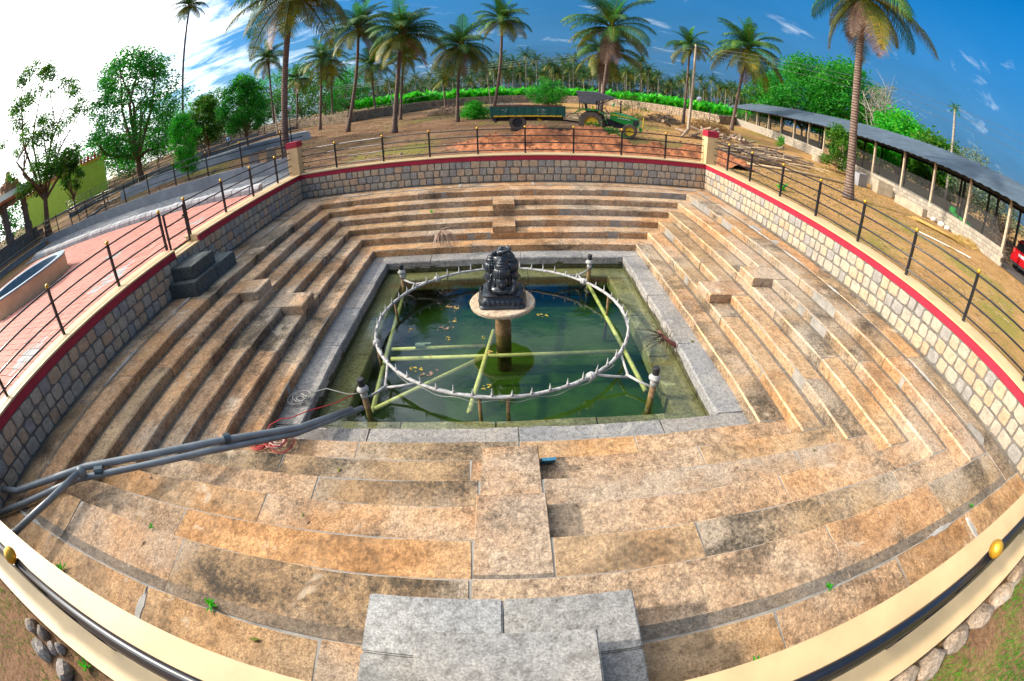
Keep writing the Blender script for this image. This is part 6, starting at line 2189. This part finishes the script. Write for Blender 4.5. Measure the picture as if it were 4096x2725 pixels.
for i in range(16):
    a = -1.9 + i * 0.10 + r.uniform(-.15, .15)
    L = r.uniform(0.35, 0.75)
    p0 = Vector((0.05, 0.35, 0.24))
    p1 = p0 + Vector((math.cos(a) * L * .5, math.sin(a) * L * .5, -0.07))
    p2 = p0 + Vector((math.cos(a) * L, math.sin(a) * L, -0.42 if math.sin(a) * L < -.3 else -0.2))
    n_ = Vector((-math.sin(a), math.cos(a), 0.2)) * 0.022
    b.add([p0 - n_ * .4, p0 + n_ * .4, p1 + n_, p1 - n_, p2], [(0, 1, 2, 3), (3, 2, 4)])
b.build('blades', L_DEAD, lf)
MB().tube([(0.05, 0.35, 0.25), (0.25, 0.45, 0.26), (0.5, 0.55, 0.22)], 0.018, 6).build('stalk', WOOD, lf, smooth=True)

LV = []
for i in range(4):
    r = random.Random(60 + i)
    b = MB()
    b.add([(-0.035, 0, 0.004), (0, -0.014, 0.0), (0.04, 0, 0.008), (0, 0.014, 0.010)], [(0, 1, 2), (0, 2, 3)])
    LV.append(b.mesh('dry_leaf', (L_DEAD, STRAW, L_OLIVE, L_DEAD)[i]))
r = random.Random(44)


def surf(x, y):
    d = max(abs(x), abs(y))
    if d < 3.73:
        return 0.0
    for k in range(6, 0, -1):
        nxt = OFF[k - 1] if k > 1 else 7.5
        if d < nxt:
            return ZL[k]
    return 1.208


k = 0
while k < 90:
    x, y = r.uniform(-7.4, 7.4), r.uniform(-7.2, 7.4)
    d = max(abs(x), abs(y))
    if d < 3.3 or d > 7.4 or (x > -2 and r.random() < 0.5):
        continue
    fracs = [OFF[q] for q in OFF]
    if min(abs(d - q) for q in fracs) < 0.06 or (abs(x) < 1 and abs(y) > 3.7) or (abs(y) < 1.2 and abs(x) > 3.7):
        continue
    s = r.uniform(0.7, 1.5)
    o = obj('dry_leaf', LV[r.randrange(4)], None, (x, y, surf(x, y) + 0.006), (r.uniform(-.1, .1), r.uniform(-.1, .1), r.uniform(0, 6.28)), s)
    tag(o, 'small dry fallen leaf lying on the granite steps', 'leaf', 'fallen leaves on the steps')
    k += 1


def weed(label, x, y, z, s, seed, mat=L_LIME):
    r = random.Random(seed)
    t_ = thing('weed', label, 'weed', (x, y, z))
    b = MB()
    for i in range(16):
        a = r.uniform(0, 6.28)
        L = s * r.uniform(0.5, 1.0)
        e = r.uniform(0.3, 1.2)
        d = Vector((math.cos(a) * math.cos(e), math.sin(a) * math.cos(e), math.sin(e)))
        n_ = Vector((-math.sin(a), math.cos(a), 0)) * L * 0.13
        p = Vector((0, 0, 0)) + d * L * 0.5
        q = d * L - Vector((0, 0, L * 0.15))
        b.add([Vector((0, 0, 0)), p + n_, q, p - n_], [(0, 1, 2), (0, 2, 3)])
    b.build('leaves', mat, t_)


for i, (x, y, z, s, lab) in enumerate(((-4.94, -7.30, 1.21, 0.16, 'green weed by the near wall at the left corner'), (-2.54, -6.90, 1.21, 0.13, 'small green weed in the paving joint at lower left'), (-3.70, -6.27, 1.21, 0.08, 'tiny weed at a stone edge on the left of the near steps'),
                                   (1.72, -7.42, 1.21, 0.17, 'leafy weed beside the entrance platform at the near wall'), (2.65, -6.92, 1.21, 0.07, 'tiny weed in the joint right of the platform'), (5.5, -6.9, 1.21, 0.08, 'tiny weed in the joint at the right corner'),
                                   (-3.07, -8.12, 1.86, 0.12, 'green weed at the outer foot of the near wall'), (-5.78, -2.35, 0.82, 0.12, 'green weed growing under a step edge on the left side'), (-5.3, -3.6, 0.62, 0.08, 'small weed at a joint on the left steps'),
                                   (9.4, 5.0, 2.02, 0.55, 'grassy green tuft by the right railing'), (-2.2, 5.2, 0.82, 0.16, 'yellow green moss tuft on the far steps'))):
    weed(lab, x, y, z, s, 70 + i)

# grass outside the near wall, and in the yard
def grass(name, label, boxes, n, h, seed, mats):
    g = np.random.RandomState(seed)
    V = []
    for (x0, x1, y0, y1, wt) in boxes:
        m = int(n * wt)
        X, Y = g.uniform(x0, x1, m), g.uniform(y0, y1, m)
        keep = (np.sin(X * 5.1 + 1.3 * np.sin(Y * 4)) + np.sin(Y * 6.3 + X * 2) + g.normal(size=m) * 0.7) > -0.2
        for x, y in zip(X[keep], Y[keep]):
            a = g.uniform(0, 6.28)
            hh = h * g.uniform(0.5, 1.2)
            z = T(x, y)
            w_ = h * 0.09
            lx, ly = g.uniform(-.5, .5) * hh, g.uniform(-.5, .5) * hh
            V += [(x - math.cos(a) * w_, y - math.sin(a) * w_, z - 0.01), (x + math.cos(a) * w_, y + math.sin(a) * w_, z - 0.01), (x + lx, y + ly, z + hh)]
    F = np.arange(len(V)).reshape(-1, 3)
    tag(obj(name, tri_mesh(name, np.array(V), F, mats)), label, None, None, 'stuff')


grass('grass', 'short green grass outside the near wall', [(1.8, 8.5, -10.0, -8.15, 0.85), (-7.5, -2.0, -9.6, -8.05, 0.15)], 26000, 0.06, 3, [L_GRASS])
grass('dry_grass', 'patchy dry grass in the yard by the shed', [(9, 20, 2, 12, 0.7), (16, 20.5, 12, 18, 0.3)], 9000, 0.10, 4, [L_OLIVE])
grass('terrace_grass', 'yellow grass on the terrace path', [(-34, -25, 11, 36, 1.0)], 6000, 0.16, 5, [L_OLIVE])
# litter of stones, husk and dry stalks on the bare earth
r = random.Random(23)
LITT = [simple('litter %d' % i, c, 0.95, var=0.35) for i, c in enumerate(((0.26, 0.12, 0.06), (0.12, 0.075, 0.05), (0.36, 0.25, 0.15), (0.19, 0.15, 0.12)))]
b = MB()
for _ in range(6500):
    x, y = r.uniform(-22, 16), 8.6 + 26 * r.random() ** 1.4
    s = r.uniform(0.02, 0.07) * (1 if r.random() < 0.93 else 2)
    if r.random() < 0.3:
        b.box((x, y, T(x, y) + 0.01), (r.uniform(0.1, 0.5), 0.02, 0.015), r.uniform(0, 3), r.choice((1, 2, 3)))
    else:
        b.box((x, y, T(x, y)), (s * 1.4, s, s * 0.8), r.uniform(0, 3), r.choice((0, 0, 1, 3)), top=(0.6, 0.6))
tag(b.build('earth_litter', LITT), 'clods, stones and stalks scattered over the bare earth', None, None, 'stuff')
b = MB()
for _ in range(2600):
    x, y = r.uniform(8.6, 20.5), r.uniform(-4, 12)
    b.box((x, y, T(x, y) + 0.005), (r.uniform(0.03, 0.22), 0.014, 0.01), r.uniform(0, 3), r.choice((1, 2)))
tag(b.build('straw_litter', LITT), 'bits of straw strewn over the swept yard', None, None, 'stuff')
r = random.Random(91)
FLOAT = []
for i in range(3):
    b = MB()
    for q in range(9):
        x, y, s = r.gauss(0, 0.07), r.gauss(0, 0.05), r.uniform(0.012, 0.03)
        a = r.uniform(0, 6.28)
        b.add([(x + s * math.cos(a + k * PI / 2) * (1.4 if k % 2 else 0.8), y + s * math.sin(a + k * PI / 2) * (1.4 if k % 2 else 0.8), 0.001 * q) for k in range(4)], [(0, 1, 2, 3)])
    FLOAT.append(b.mesh('floating_scum', (L_DEAD, simple('yellow scum', (0.42, 0.30, 0.03), 0.8), STRAW)[i]))
for k in range(18):
    a, q = r.uniform(0, 6.28), r.uniform(0.75, 2.3)
    x, y = (-1.0 + r.gauss(0, 0.7), 0.6 + r.gauss(0, 0.7)) if k < 11 else (q * math.cos(a), q * math.sin(a))
    if math.hypot(x + 0.07, y + 0.12) < 0.3:
        continue
    o = obj('floating_scum', FLOAT[r.randrange(3)], None, (x, y, -0.296), (0, 0, r.uniform(0, 6)), r.uniform(0.4, 1.2))
    tag(o, None, None, None, 'stuff')
